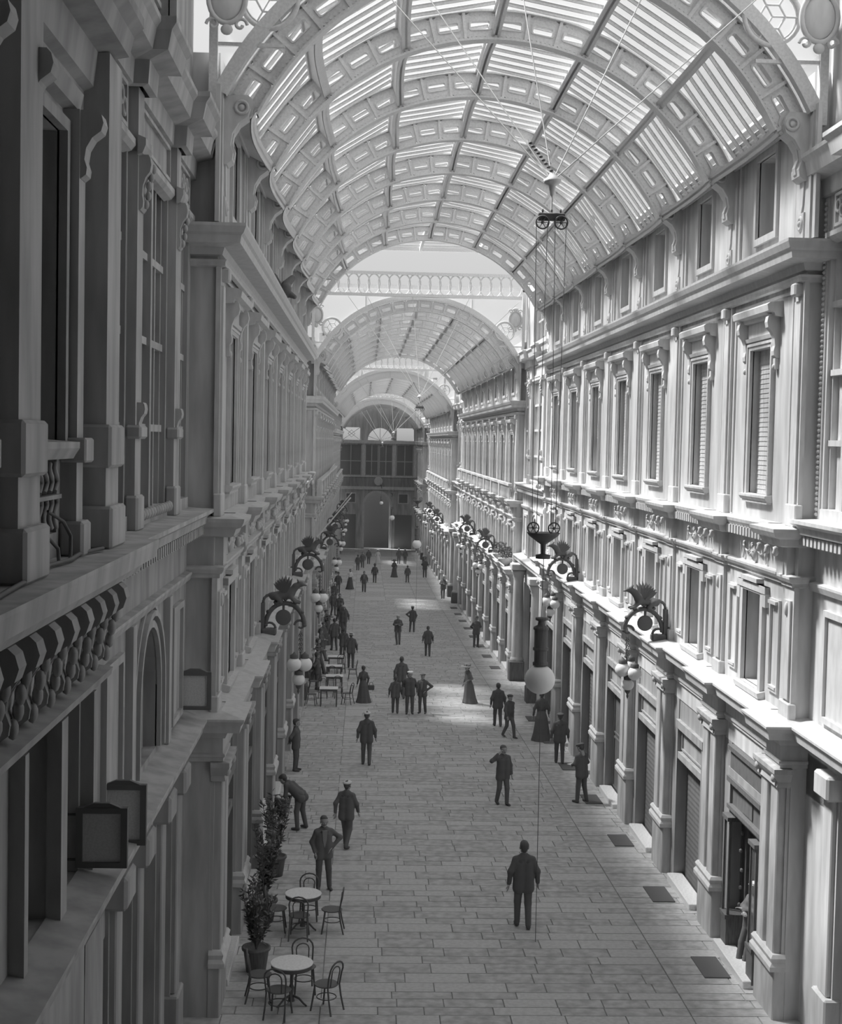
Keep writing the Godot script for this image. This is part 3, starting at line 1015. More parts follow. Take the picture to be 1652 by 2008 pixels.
func vault(sec: int, nb: int, d0: float, dy: float, xo: float) -> void:
	if not BM.has("web_panel"): vault_meshes()
	var ord_: String = ["nearest", "second", "third", "farthest"][sec]
	var root := structure("ceiling", "%s barrel vault of glass panes on riveted iron arches" % ord_ if sec < 3 else "farthest barrel vault, closed and dark, before the end wall", "ceiling", Vector3(XC + xo, EYE + dy + VY - (0.0 if sec == 0 else 0.35), 0))
	for k in nb + 1:
		var z := -(d0 + k * B)
		var rib := part("arch_rib", BM.rib_flange, M.painted_iron, root, Vector3(0, 0, z))
		if sec < 2:
			for j in 18:
				var a := -3 * SEG + SEG / 3 * (j + 0.5)
				var wp := part("web_panel", BM.web_panel, M.painted_iron, rib, Vector3.ZERO, Basis(Vector3(0, 0, 1), -a))
				if sec == 0 and k < 3:
					wp.mesh = BM.web_panel_riveted if BM.has("web_panel_riveted") else make_riveted()
		else: part("web", BM.plain_web, M.painted_iron, rib)
	for k in nb:
		var zc := -(d0 + (k + 0.5) * B)
		for j in 7:
			part("purlin", BM.purlin, M.painted_iron, root, Vector3(0, 0, zc), Basis(Vector3(0, 0, 1), -(j - 3) * SEG))
		for j in 6:
			var b := Basis(Vector3(0, 0, 1), -(j - 2.5) * SEG)
			if sec == 3:
				part("glass_field", BM.pane_field, M.dull_glass, root, Vector3(0, 0, zc), b)
			elif sec == 0 and k < 5:
				for q in 9: part("glass_pane", BM.roof_pane, M.vault_glass, root, Vector3(0, 0, zc + (q - 4) * B / 9), b)
			else: stuff(part("glass_field", BM.pane_field, M.vault_glass, root, Vector3(0, 0, zc), b))
			if sec == 3: continue
			if sec == 0 and k < 5:
				for q in 8: part("glazing_bar", BM.glazing_bar, M.painted_iron, root, Vector3(0, 0, zc + (q - 3.5) * B / 9), b)
			else: stuff(part("bar_field", BM.bar_field, M.painted_iron, root, Vector3(0, 0, zc), b))
	# glazed spandrel screens with roundels over the first and last arch
	for e in [0, 1]:
		if e == 1 and sec == 3: continue
		var z := -(d0 - 0.32) if e == 0 else -(d0 + nb * B + 0.32)
		var top := 5.95
		var mb := MB.new()
		mb.box(-5.1, 5.1, top - 0.1, top + 0.1, -0.08, 0.08)
		for s in [-1, 1]:
			mb.box(s * 5.05 - 0.07, s * 5.05 + 0.07, 2.2, top, -0.08, 0.08)
			mb.box(s * 2.55 - 0.03, s * 2.55 + 0.03, 4.75, top, -0.04, 0.04)
			mb.box(minf(s * 3.9, s * 5.0), maxf(s * 3.9, s * 5.0), 3.2, 3.26, -0.04, 0.04)
		var n := 36
		for i in n:
			var a0 := -3 * SEG + 6 * SEG * i / n
			var a1 := -3 * SEG + 6 * SEG * (i + 1) / n
			var zz := Vector3(0, 0, 0.09)
			var p0 := arc(a0, RO - 0.02); var p1 := arc(a1, RO - 0.02); var p2 := arc(a1, RO + 0.2); var p3 := arc(a0, RO + 0.2)
			mb.quad(p1 + zz, p0 + zz, p3 + zz, p2 + zz)
			mb.quad(p0 - zz, p1 - zz, p2 - zz, p3 - zz)
			mb.quad(p3 + zz, p3 - zz, p2 - zz, p2 + zz)
			mb.quad(p0 - zz, p0 + zz, p1 + zz, p1 - zz)
		var sc := part("spandrel_screen", mb.mesh(), M.painted_iron, root, Vector3(0, 0, z))
		mb = MB.new()
		for i in n:
			var a0 := -3 * SEG + 6 * SEG * i / n
			var a1 := -3 * SEG + 6 * SEG * (i + 1) / n
			var p0 := arc(a0, RO + 0.2); var p1 := arc(a1, RO + 0.2)
			mb.quad(p0, p1, Vector3(p1.x, top, 0), Vector3(p0.x, top, 0))
		part("glass_pane", mb.mesh(), M.vault_glass, sc)
		for s in [-1, 1]:
			var rd := part("roundel", BM.roundel, M.painted_iron, sc, Vector3(s * 4.15, 3.95, 0.05))
			rd.name = "roundel"
			part("roundel_tracery", BM.tracery, M.painted_iron, sc, Vector3(s * 4.15, 3.95, 0.05))
	# lattice girder of ovals on top of the front arch, beyond the first stretch
	if sec > 0:
		var mb := MB.new()
		for y in [5.35, 4.32]:
			mb.box(-4.9, 4.9, y - 0.07, y + 0.07, -0.12, 0.12)
		var g := part("lattice_girder", mb.mesh(), M.painted_iron, root, Vector3(0, 1.2, -(d0 - 0.75)))
		for k in 20:
			mb = MB.new()
			var pts := []
			for q in 18: pts.append(Vector3(cos(TAU * q / 18) * 0.29, sin(TAU * q / 18) * 0.47, 0))
			mb.tube(pts, 0.035, 5, true)
			part("oval_link", mb.mesh(), M.painted_iron, g, Vector3(-4.6 + 0.485 * k, 4.83, 0))

func make_riveted() -> ArrayMesh:
	var mb := MB.new()
	mb.add_mesh(BM.web_panel, Transform3D.IDENTITY)
	mb.add_mesh(BM.rivets, Transform3D.IDENTITY)
	BM.web_panel_riveted = mb.mesh()
	return BM.web_panel_riveted

# ------------------------------------------------------------------ crossings between the stretches
func arch_wall(mb: MB, hw: float, y0: float, y1: float, aw: float, ay0: float, ys: float, z0: float, z1: float) -> void:
	mb.box(-hw, -aw, y0, y1, z0, z1)
	mb.box(aw, hw, y0, y1, z0, z1)
	if ay0 > y0: mb.box(-aw, aw, y0, ay0, z0, z1)
	var n := 14
	for i in n:
		var t0 := PI - PI * i / n
		var t1 := PI - PI * (i + 1) / n
		var a := Vector2(cos(t0) * aw, ys + sin(t0) * aw)
		var b := Vector2(cos(t1) * aw, ys + sin(t1) * aw)
		mb.quad(Vector3(a.x, a.y, z1), Vector3(b.x, b.y, z1), Vector3(b.x, y1, z1), Vector3(a.x, y1, z1))
		mb.quad(Vector3(b.x, b.y, z0), Vector3(a.x, a.y, z0), Vector3(a.x, y1, z0), Vector3(b.x, y1, z0))
		mb.quad(Vector3(a.x, a.y, z0), Vector3(b.x, b.y, z0), Vector3(b.x, b.y, z1), Vector3(a.x, a.y, z1))

func arch_trim(mb: MB, aw: float, ay0: float, ys: float, w: float, z0: float, z1: float) -> void:
	mb.box(-aw - w, -aw, ay0, ys, z0, z1)
	mb.box(aw, aw + w, ay0, ys, z0, z1)
	var n := 14
	for i in n:
		var t0 := PI - PI * i / n
		var t1 := PI - PI * (i + 1) / n
		var u := Vector3(cos(t0), sin(t0), 0)
		var v := Vector3(cos(t1), sin(t1), 0)
		var o := Vector3(0, ys, 0)
		var a0 := o + u * aw; var a1 := o + v * aw; var b0 := o + u * (aw + w); var b1 := o + v * (aw + w)
		var zf := Vector3(0, 0, z1); var zb := Vector3(0, 0, z0)
		mb.quad(a0 + zf, a1 + zf, b1 + zf, b0 + zf)
		mb.quad(b0 + zf, b1 + zf, b1 + zb, b0 + zb)
		mb.quad(a1 + zf, a0 + zf, a0 + zb, a1 + zb)

func crossing(i: int, dc: float, L: float, dy: float, xo: float) -> void:
	var ord_: String = ["nearest", "second", "third", "farthest"][i]
	var k := L / 8.6
	var H := L / 2
	var top := 9.4 if i == 0 else 9.9
	for side in [-1, 1]:
		var word: String = "left" if side < 0 else "right"
		var w := structure("wall_" + word, "%s crossing's %s wall with tall many-paned windows between pilasters" % [ord_, word], "wall", Vector3((XL - 0.45 if side < 0 else XR + 0.27) + xo, EYE + dy, -dc), PI / 2 if side < 0 else -PI / 2)
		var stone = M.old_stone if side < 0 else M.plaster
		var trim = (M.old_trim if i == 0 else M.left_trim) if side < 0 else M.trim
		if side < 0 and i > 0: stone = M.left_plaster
		var mb := MB.new()
		var ww := 1.45 * k
		var n0 := 2.15 * k
		var n1 := 3.95 * k
		# wall skin
		mb.box(-H, H, 3.6, 5.2, -0.5, 0)
		for s in [-1, 1]:
			mb.box(minf(s * ww, s * n0), maxf(s * ww, s * n0), -1.25, 3.6, -0.5, 0)
			mb.box(minf(s * n1, s * H), maxf(s * n1, s * H), -1.25, 3.6, -0.5, 0)
		mb.box(-H, H, -2.3, -1.25, -0.5, 0)
		mb.box(-H, -3.2 * k, -14.5, -5.2, -0.5, 0); mb.box(3.2 * k, H, -14.5, -5.2, -0.5, 0)
		mb.box(-H, H, -5.9, -4.6, -0.5, 0)
		var aw := 0.95
		mb.box(-H, -2.0 * k, -4.6, -2.3, -0.5, 0); mb.box(2.0 * k, H, -4.6, -2.3, -0.5, 0)
		arch_wall(mb, 2.0 * k, -4.6, -2.3, aw, -4.5, -3.6, -0.5, 0)
		arch_wall(mb, ww + 0.7, 5.2, top, ww, 5.3, 7.2, -0.5, 0)
		mb.box(-H, -(ww + 0.7), 5.2, top, -0.5, 0); mb.box(ww + 0.7, H, 5.2, top, -0.5, 0)
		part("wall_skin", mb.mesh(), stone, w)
		if side > 0 or i == 0:
			mb = MB.new()
			mb.box(-H, H, -14.5, top, -1.4, -1.2)
			part("back_wall", mb.mesh(), M.void, w)
		# mouldings
		mb = MB.new()
		mb.sweep([V(0, 4.2), V(0.08, 4.22), V(0.1, 4.5), V(0.35, 4.56), V(0.4, 4.78), V(0.46, 4.85), V(0.46, 4.92), V(0, 5.0)], [V(-H, 0), V(-n0 + 0.02, 0), V(-n0 + 0.02, 0.18), V(-ww - 0.1, 0.18), V(-ww - 0.1, 0), V(ww + 0.1, 0), V(ww + 0.1, 0.18), V(n0 - 0.02, 0.18), V(n0 - 0.02, 0), V(H, 0)])
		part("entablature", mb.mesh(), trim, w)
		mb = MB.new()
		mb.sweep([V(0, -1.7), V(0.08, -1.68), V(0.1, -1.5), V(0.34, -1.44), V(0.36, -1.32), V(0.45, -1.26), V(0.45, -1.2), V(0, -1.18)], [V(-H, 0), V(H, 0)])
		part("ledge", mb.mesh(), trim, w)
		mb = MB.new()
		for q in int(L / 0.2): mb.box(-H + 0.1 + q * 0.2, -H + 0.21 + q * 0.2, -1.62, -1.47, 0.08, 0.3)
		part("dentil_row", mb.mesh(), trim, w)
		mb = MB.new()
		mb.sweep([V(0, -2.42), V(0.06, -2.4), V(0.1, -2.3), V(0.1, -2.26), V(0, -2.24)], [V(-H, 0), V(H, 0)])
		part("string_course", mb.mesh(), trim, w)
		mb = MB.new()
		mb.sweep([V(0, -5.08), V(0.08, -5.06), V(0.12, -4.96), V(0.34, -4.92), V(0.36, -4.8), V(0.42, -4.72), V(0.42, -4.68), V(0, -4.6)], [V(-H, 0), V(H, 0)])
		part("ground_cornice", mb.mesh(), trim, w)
		# pilasters with carved brackets
		for s in [-1, 1]:
			mb = MB.new()
			var x0 := minf(s * (ww + 0.12), s * (n0 - 0.12))
			var x1 := maxf(s * (ww + 0.12), s * (n0 - 0.12))
			mb.box(x0, x1, -1.2, 4.22, 0, 0.12)
			mb.cbox(x0 - 0.04, x1 + 0.04, -1.2, -0.75, 0, 0.17, 0.03)
			mb.cbox(x0 - 0.03, x1 + 0.03, -0.05, 0.12, 0, 0.2, 0.03)
			mb.bar([V(0.12, 3.4), V(0.18, 3.42), V(0.22, 3.52), V(0.22, 3.6), V(0.12, 3.64)], x0 - 0.05, x1 + 0.05)
			var pl := part("pilaster", mb.mesh(), trim, w)
			mb = MB.new()
			var xm := (x0 + x1) / 2
			var t := Transform3D(Basis.IDENTITY, Vector3(xm, 0, 0.1))
			mb.t = t
			side_slab(mb, scroll_outline(2.75, 3.42, 0.17), -0.16, 0.16)
			for q in 5: mb.ball(Vector3(0.05 * sin(q * 2.1), 2.84 + 0.11 * q, 0.09 + 0.02 * q), Vector3(0.05, 0.06, 0.04), 7, 5)
			side_slab(mb, scroll_outline(-0.05, 0.4, 0.12), -0.12, 0.12)
			part("carved_bracket", mb.mesh(), trim, pl)
			# carved panel in the frieze above the narrow lights
			mb = MB.new()
			mb.t = Transform3D(Basis.IDENTITY, Vector3(s * (n0 + n1) / 2, 3.92, 0))
			rect_frame(mb, 0.6, -0.22, 0.22, 0.05, 0, 0.05)
			for q in 6: mb.ring(0.1, 0.025, 10, 5, Vector3(-0.5 + 0.2 * q, 0.05 * (1 if q % 2 == 0 else -1), 0.03))
			part("frieze_panel", mb.mesh(), trim, w)
		mb = MB.new()
		mb.t = Transform3D(Basis.IDENTITY, Vector3(0, 3.92, 0))
		rect_frame(mb, ww - 0.1, -0.2, 0.2, 0.05, 0, 0.05)
		part("frieze_panel", mb.mesh(), trim, w)
		# tall windows
		for q in [[-ww, ww, 4], [n0, n1, 2], [-n1, -n0, 2]]:
			mb = MB.new()
			var a: float = q[0]
			var b: float = q[1]
			mb.box(a, a + 0.07, -1.2, 3.6, -0.25, -0.08); mb.box(b - 0.07, b, -1.2, 3.6, -0.25, -0.08)
			mb.box(a, b, 3.5, 3.62, -0.25, 0.02)
			mb.bar([V(-0.05, 3.4), V(0.05, 3.44), V(0.1, 3.5), V(0.1, 3.58), V(-0.05, 3.62)], a - 0.05, b + 0.05)
			for y in [0.1, 1.27, 2.4]: mb.box(a, b, y - 0.05, y + 0.05, -0.25, -0.05)
			mb.box(a, b, -1.2, -1.0, -0.25, 0.05)
			for m in range(1, q[2]):
				var x := lerpf(a, b, float(m) / q[2])
				var e := 0.07 if m * 2 == q[2] else 0.04
				mb.box(x - e, x + e, -1.2, 3.5, -0.25, -0.06 if e < 0.05 else 0.0)
			var win := part("tall_window", mb.mesh(), trim, w)
			for m in q[2]:
				for y in [[-1.0, 0.05], [0.15, 1.22], [1.32, 2.35], [2.45, 3.5]]:
					var g := MB.new()
					g.box(lerpf(a, b, float(m) / q[2]) + 0.04, lerpf(a, b, float(m + 1) / q[2]) - 0.04, y[0], y[1], -0.2, -0.18)
					part("glass_pane", g.mesh(), M.blind if side > 0 else (M.window_glass if i == 0 else M.clear_glass), win)
		if i == 0 and side > 0:
			mb = MB.new()
			mb.box(-H + 0.06, -H + 0.26, -1.2, 4.2, 0, 0.03)
			for q in 60: mb.ball(Vector3(-H + 0.16, -1.1 + 0.088 * q, 0.04), Vector3(0.05, 0.035, 0.04), 6, 4)
			part("beaded_strip", mb.mesh(), M.trim, w)
		# flower boxes and leaf cresting on the sill of the wide window
		mb = MB.new()
		for q in 12: mb.ball(Vector3(-ww + 0.15 + q * (2 * ww - 0.3) / 11.0, -1.03, 0.1), Vector3(0.07, 0.08, 0.06), 6, 4)
		part("cresting", mb.mesh(), trim, w)
		# arched window above
		mb = MB.new()
		arch_trim(mb, ww, 5.3, 7.2, 0.18, -0.02, 0.1)
		for m in [-0.5, 0.0, 0.5]: mb.box(m * ww * 1.0 - 0.04, m * ww + 0.04, 5.3, 7.2 + sqrt(1 - m * m) * ww, -0.3, -0.12)
		for y in [6.2, 7.2]: mb.box(-ww, ww, y - 0.04, y + 0.04, -0.3, -0.12)
		for m in 6:
			var t := PI * (m + 0.5) / 6
			mb.tube([Vector3(cos(t) * 0.4, 7.2 + sin(t) * 0.4, -0.2), Vector3(cos(t) * ww, 7.2 + sin(t) * ww, -0.2)], 0.03, 5)
		var up := part("arched_window", mb.mesh(), trim, w)
		mb = MB.new()
		mb.box(-ww, ww, 5.3, 7.2 + ww, -0.42, -0.4)
		part("glass_pane", mb.mesh(), M.window_glass, up)
		# arched mezzanine window
		mb = MB.new()
		arch_trim(mb, aw, -4.5, -3.6, 0.1, -0.02, 0.06)
		arch_trim(mb, aw + 0.16, -4.5, -3.6, 0.08, -0.02, 0.1)
		arch_trim(mb, aw + 0.3, -4.5, -3.6, 0.06, -0.02, 0.05)
		arch_trim(mb, aw - 0.2, -4.5, -3.6, 0.08, -0.25, -0.18)
		var lowa := part("arched_window", mb.mesh(), trim, w)
		mb = MB.new()
		mb.box(-aw, aw, -4.5, -2.62, -0.36, -0.34)
		part("glass_pane", mb.mesh(), M.window_glass, lowa)
		for s in [-1, 1]:
			mb = MB.new()
			mb.t = Transform3D(Basis.IDENTITY, Vector3(s * 2.9 * k, 0, 0))
			rect_frame(mb, 0.5, -4.4, -2.75, 0.1, 0, 0.07)
			mb.box(-0.5, 0.5, -4.4, -2.75, 0, 0.015)
			part("side_panel", mb.mesh(), trim, w)
			mb = MB.new()
			mb.box(s * 1.7 * k - 0.14, s * 1.7 * k + 0.14, -4.6, -2.4, 0, 0.1)
			part("mezzanine_pilaster", mb.mesh(), trim, w)
			if i == 0:
				for q in [1.05, 2.75]:
					mb = MB.new()
					mb.box(s * q - 0.3, s * q + 0.3, -14.5, -5.1, -0.3, 0.04)
					mb.cbox(s * q - 0.22, s * q + 0.22, -8.8, -5.5, 0, 0.12, 0.02)
					mb.cbox(s * q - 0.34, s * q + 0.34, -5.6, -5.2, -0.1, 0.26, 0.04)
					mb.cbox(s * q - 0.34, s * q + 0.34, -14.5, -8.8, -0.1, 0.18, 0.03)
					part("ground_pilaster", mb.mesh(), stone, w)
				continue
			# ground-floor columns on plinths
			mb = MB.new()
			mb.lathe([V(0.30, -9.6), V(0.34, -9.55), V(0.30, -9.42), V(0.27, -9.38), V(0.265, -8.0), V(0.235, -5.7), V(0.28, -5.62), V(0.26, -5.55), V(0.34, -5.4), V(0.36, -5.25), V(0, -5.25)], 20, Vector3(s * 2.75 * k, 0, 0.32))
			var co := part("column", mb.mesh(), M.lower_stone, w)
			mb = MB.new()
			mb.cbox(s * 2.75 * k - 0.42, s * 2.75 * k + 0.42, -13.8, -9.58, 0, 0.7, 0.03)
			part("plinth", mb.mesh(), M.shutter, co)
			mb = MB.new()
			mb.cbox(s * 2.75 * k - 0.44, s * 2.75 * k + 0.44, -5.26, -4.98, 0, 0.7, 0.03)
			part("abacus", mb.mesh(), trim, co)
		mb = MB.new()
		mb.box(-3.2 * k, 3.2 * k, -14.5, -5.9, -0.6, -0.45)
		for q in 5: mb.box(-3.2 * k + q * 1.6 * k - 0.09, -3.2 * k + q * 1.6 * k + 0.09, -14.5, -5.9, -0.45, -0.3)
		mb.box(-3.2 * k, 3.2 * k, -7.3, -7.1, -0.45, -0.3)
		part("shopfront", mb.mesh(), M.dark_wood, w)
	# roof: clear panes between iron bars, letting the sun through
	var root := structure("ceiling", "%s crossing's flat skylight of clear panes on iron bars" % ord_, "skylight", Vector3(XC + xo, EYE + dy + top, -dc))
	var mb := MB.new()
	for s in [-1, 1]: mb.box(-5.6, 5.6, -0.15, 0.05, s * (H - 0.1) - 0.1, s * (H - 0.1) + 0.1)
	for s in 5: mb.box(-5.6 + 2.8 * s - 0.06, -5.6 + 2.8 * s + 0.06, -0.2, 0.05, -H, H)
	part("skylight_frame", mb.mesh(), M.painted_iron, root)
	for q in 10:
		mb = MB.new()
		mb.box(-5.6, 5.6, -0.06, 0.0, -H + L * q / 10.0 - 0.02, -H + L * q / 10.0 + 0.02)
		part("glazing_bar", mb.mesh(), M.painted_iron, root)
		mb = MB.new()
		var za := -H + L * q / 10.0
		mb.quad(Vector3(-5.6, 0.01, za + L / 10), Vector3(5.6, 0.01, za + L / 10), Vector3(5.6, 0.01, za), Vector3(-5.6, 0.01, za))
		part("glass_pane", mb.mesh(), M.clear_glass, root)

# ------------------------------------------------------------------ the block nearest the camera
func near_block() -> void:
	# left wall, local x runs with the depth
	var w := structure("wall_left", "nearest left block with a balustraded window and a broad bracketed ledge", "wall", Vector3(XL - 0.45, EYE, 0), PI / 2)
	var mb := MB.new()
	var x0 := -15.0
	var x1 := 15.4
	for r in [[-14.5, -4.62, []], [-4.62, -2.6, [12.15, 13.5, 13.85, 15.0, 9.6, 10.9]], [-2.6, -0.95, []], [-0.95, 2.86, [12.2, 13.8, 8.6, 10.2]], [2.86, 9.4, []]]:
		var cuts: Array = r[2]
		cuts.sort()
		var x := x0
		for q in range(0, cuts.size(), 2):
			mb.box(x, cuts[q], r[0], r[1], -0.5, 0)
			x = cuts[q + 1]
		mb.box(x, x1, r[0], r[1], -0.5, 0)
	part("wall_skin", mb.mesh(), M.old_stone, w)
	mb = MB.new()
	mb.box(x0, x1, -14.5, 9.4, -1.4, -1.2)
	part("back_wall", mb.mesh(), M.void, w)
	for q in [[12.2, 13.8], [8.6, 10.2]]:
		var c: float = (q[0] + q[1]) * 0.5
		mb = MB.new()
		mb.t = Transform3D(Basis.IDENTITY, Vector3(c, 0, 0))
		rect_frame(mb, 0.8, -0.08, 2.86, 0.12, -0.02, 0.08)
		rect_frame(mb, 0.74, -0.02, 2.8, 0.06, -0.3, -0.2)
		mb.box(-0.05, 0.05, -0.05, 2.8, -0.32, -0.24)
		mb.bar([V(0, 3.1), V(0.1, 3.14), V(0.14, 3.3), V(0, 3.34)], -1.25, 1.25)
		var win := part("tall_window", mb.mesh(), M.old_stone, w)
		mb = MB.new()
		mb.box(c - 0.8, c + 0.8, -0.95, 2.86, -0.36, -0.34)
		part("glass_pane", mb.mesh(), M.window_glass, win)
		mb = MB.new()
		mb.t = Transform3D(Basis.IDENTITY, Vector3(c, 0, 0))
		mb.bar([V(-0.1, -0.26), V(0.14, -0.24), V(0.2, -0.14), V(0.2, -0.08), V(-0.1, -0.06)], -1.0, 1.0)
		var rail := part("window_rail", mb.mesh(), M.old_trim, win)
		mb = MB.new()
		for k in 7:
			for s in [-0.28, -0.62]:
				var p := []
				for m in 7: p.append(Vector3(c - 0.66 + 0.22 * k + 0.07 * sin(m * 1.05 + s * 9), s - 0.045 * m, 0.02))
				mb.tube(p, 0.028, 5)
		mb.box(c - 0.8, c + 0.8, -0.62, -0.58, -0.02, 0.05)
		part("balcony_panel", mb.mesh(), M.old_stone, win)
		for s in [-1, 1]:
			mb = MB.new()
			mb.box(c + s * 1.1 - 0.15, c + s * 1.1 + 0.15, -1.2, 3.1, 0, 0.16)
			mb.cbox(c + s * 1.1 - 0.2, c + s * 1.1 + 0.2, -1.2, -0.85, 0, 0.24, 0.03)
			mb.cbox(c + s * 1.1 - 0.2, c + s * 1.1 + 0.2, -0.28, -0.04, 0, 0.26, 0.02)
			mb.t = Transform3D(Basis.IDENTITY, Vector3(c + s * 1.1, 0, 0.1))
			side_slab(mb, scroll_outline(2.45, 3.1, 0.28), -0.12, 0.12)
			part("pilaster", mb.mesh(), M.old_trim, w)
	for q in [14.95, 11.2]:
		mb = MB.new()
		mb.box(q, q + 0.75, -1.2, 3.9, 0, 0.26)
		mb.cbox(q - 0.05, q + 0.8, -1.2, -0.75, 0, 0.34, 0.03)
		mb.cbox(q - 0.04, q + 0.79, -0.35, 0.1, 0, 0.32, 0.03)
		part("pier", mb.mesh(), M.old_trim, w)
	mb = MB.new()
	mb.bar([V(0, 3.5), V(0.1, 3.55), V(0.14, 3.9), V(0.4, 3.95), V(0.45, 4.15), V(0.55, 4.25), V(0.55, 4.35), V(0, 4.45)], x0, 15.3)
	part("cornice", mb.mesh(), M.old_stone, w)
	mb = MB.new()
	mb.bar([V(0, -1.62), V(0.35, -1.58), V(0.42, -1.46), V(0.56, -1.4), V(0.58, -1.24), V(0.58, -1.2), V(0, -1.19)], x0, 16.6)
	part("ledge", mb.mesh(), M.old_trim, w)
	for k in 12:
		mb = MB.new()
		mb.t = Transform3D(Basis.IDENTITY, Vector3(8.0 + 0.68 * k, 0, 0))
		side_slab(mb, scroll_outline(-2.45, -1.6, 0.42), -0.12, 0.12)
		for m in 4: mb.ball(Vector3(0.05 * (m % 2) - 0.025, -2.36 + 0.14 * m, 0.19 + 0.03 * m), Vector3(0.06, 0.09, 0.05), 7, 5)
		part("leaf_bracket", mb.mesh(), M.old_stone, w)
	mb = MB.new()
	mb.bar([V(0, -2.72), V(0.12, -2.7), V(0.12, -2.62), V(0.26, -2.58), V(0.28, -2.5), V(0, -2.46)], x0, 15.4)
	part("string_course", mb.mesh(), M.old_stone, w)
	for c in [12.82, 14.42, 10.25]:
		mb = MB.new()
		mb.t = Transform3D(Basis.IDENTITY, Vector3(c, 0, 0))
		mb.box(-0.8, -0.66, -4.9, -2.72, 0, 0.14); mb.box(0.66, 0.8, -4.9, -2.72, 0, 0.14)
		var win := part("mezzanine_window", mb.mesh(), M.old_stone, w)
		mb = MB.new()
		mb.box(c - 0.68, c + 0.68, -4.9, -2.6, -0.4, -0.38)
		part("glass_pane", mb.mesh(), M.window_glass, win)
	mb = MB.new()
	mb.bar([V(0, -5.08), V(0.08, -5.06), V(0.12, -4.96), V(0.34, -4.92), V(0.36, -4.8), V(0.42, -4.72), V(0.42, -4.68), V(0, -4.6)], x0, 15.45)
	part("ground_cornice", mb.mesh(), M.old_stone, w)
	# right wall, wholly beside and behind the view; rear wall and roof close the gallery
	var r := structure("wall_right", "plain nearest right block beside the viewpoint", "wall", Vector3.ZERO)
	mb = MB.new()
	mb.box(XR + 0.45, XR + 0.95, EYE - 14.5, EYE + 9.4, -15.4, 15)
	part("wall_skin", mb.mesh(), M.plaster, r)
	var b := structure("wall_rear", "plain rear wall behind the viewpoint", "wall", Vector3.ZERO)
	mb = MB.new()
	mb.box(XL - 1, XR + 1, EYE - 10.5, EYE + 9.4, 14.5, 15)
	part("wall_skin", mb.mesh(), M.plaster, b)
	var root := structure("ceiling", "plain closed roof over the viewpoint", "ceiling", Vector3(XC, EYE + 9.4, 0))
	mb = MB.new()
	mb.box(-5.6, 5.6, 0.0, 0.3, -14.9, 15)
	part("roof_slab", mb.mesh(), M.old_stone, root)

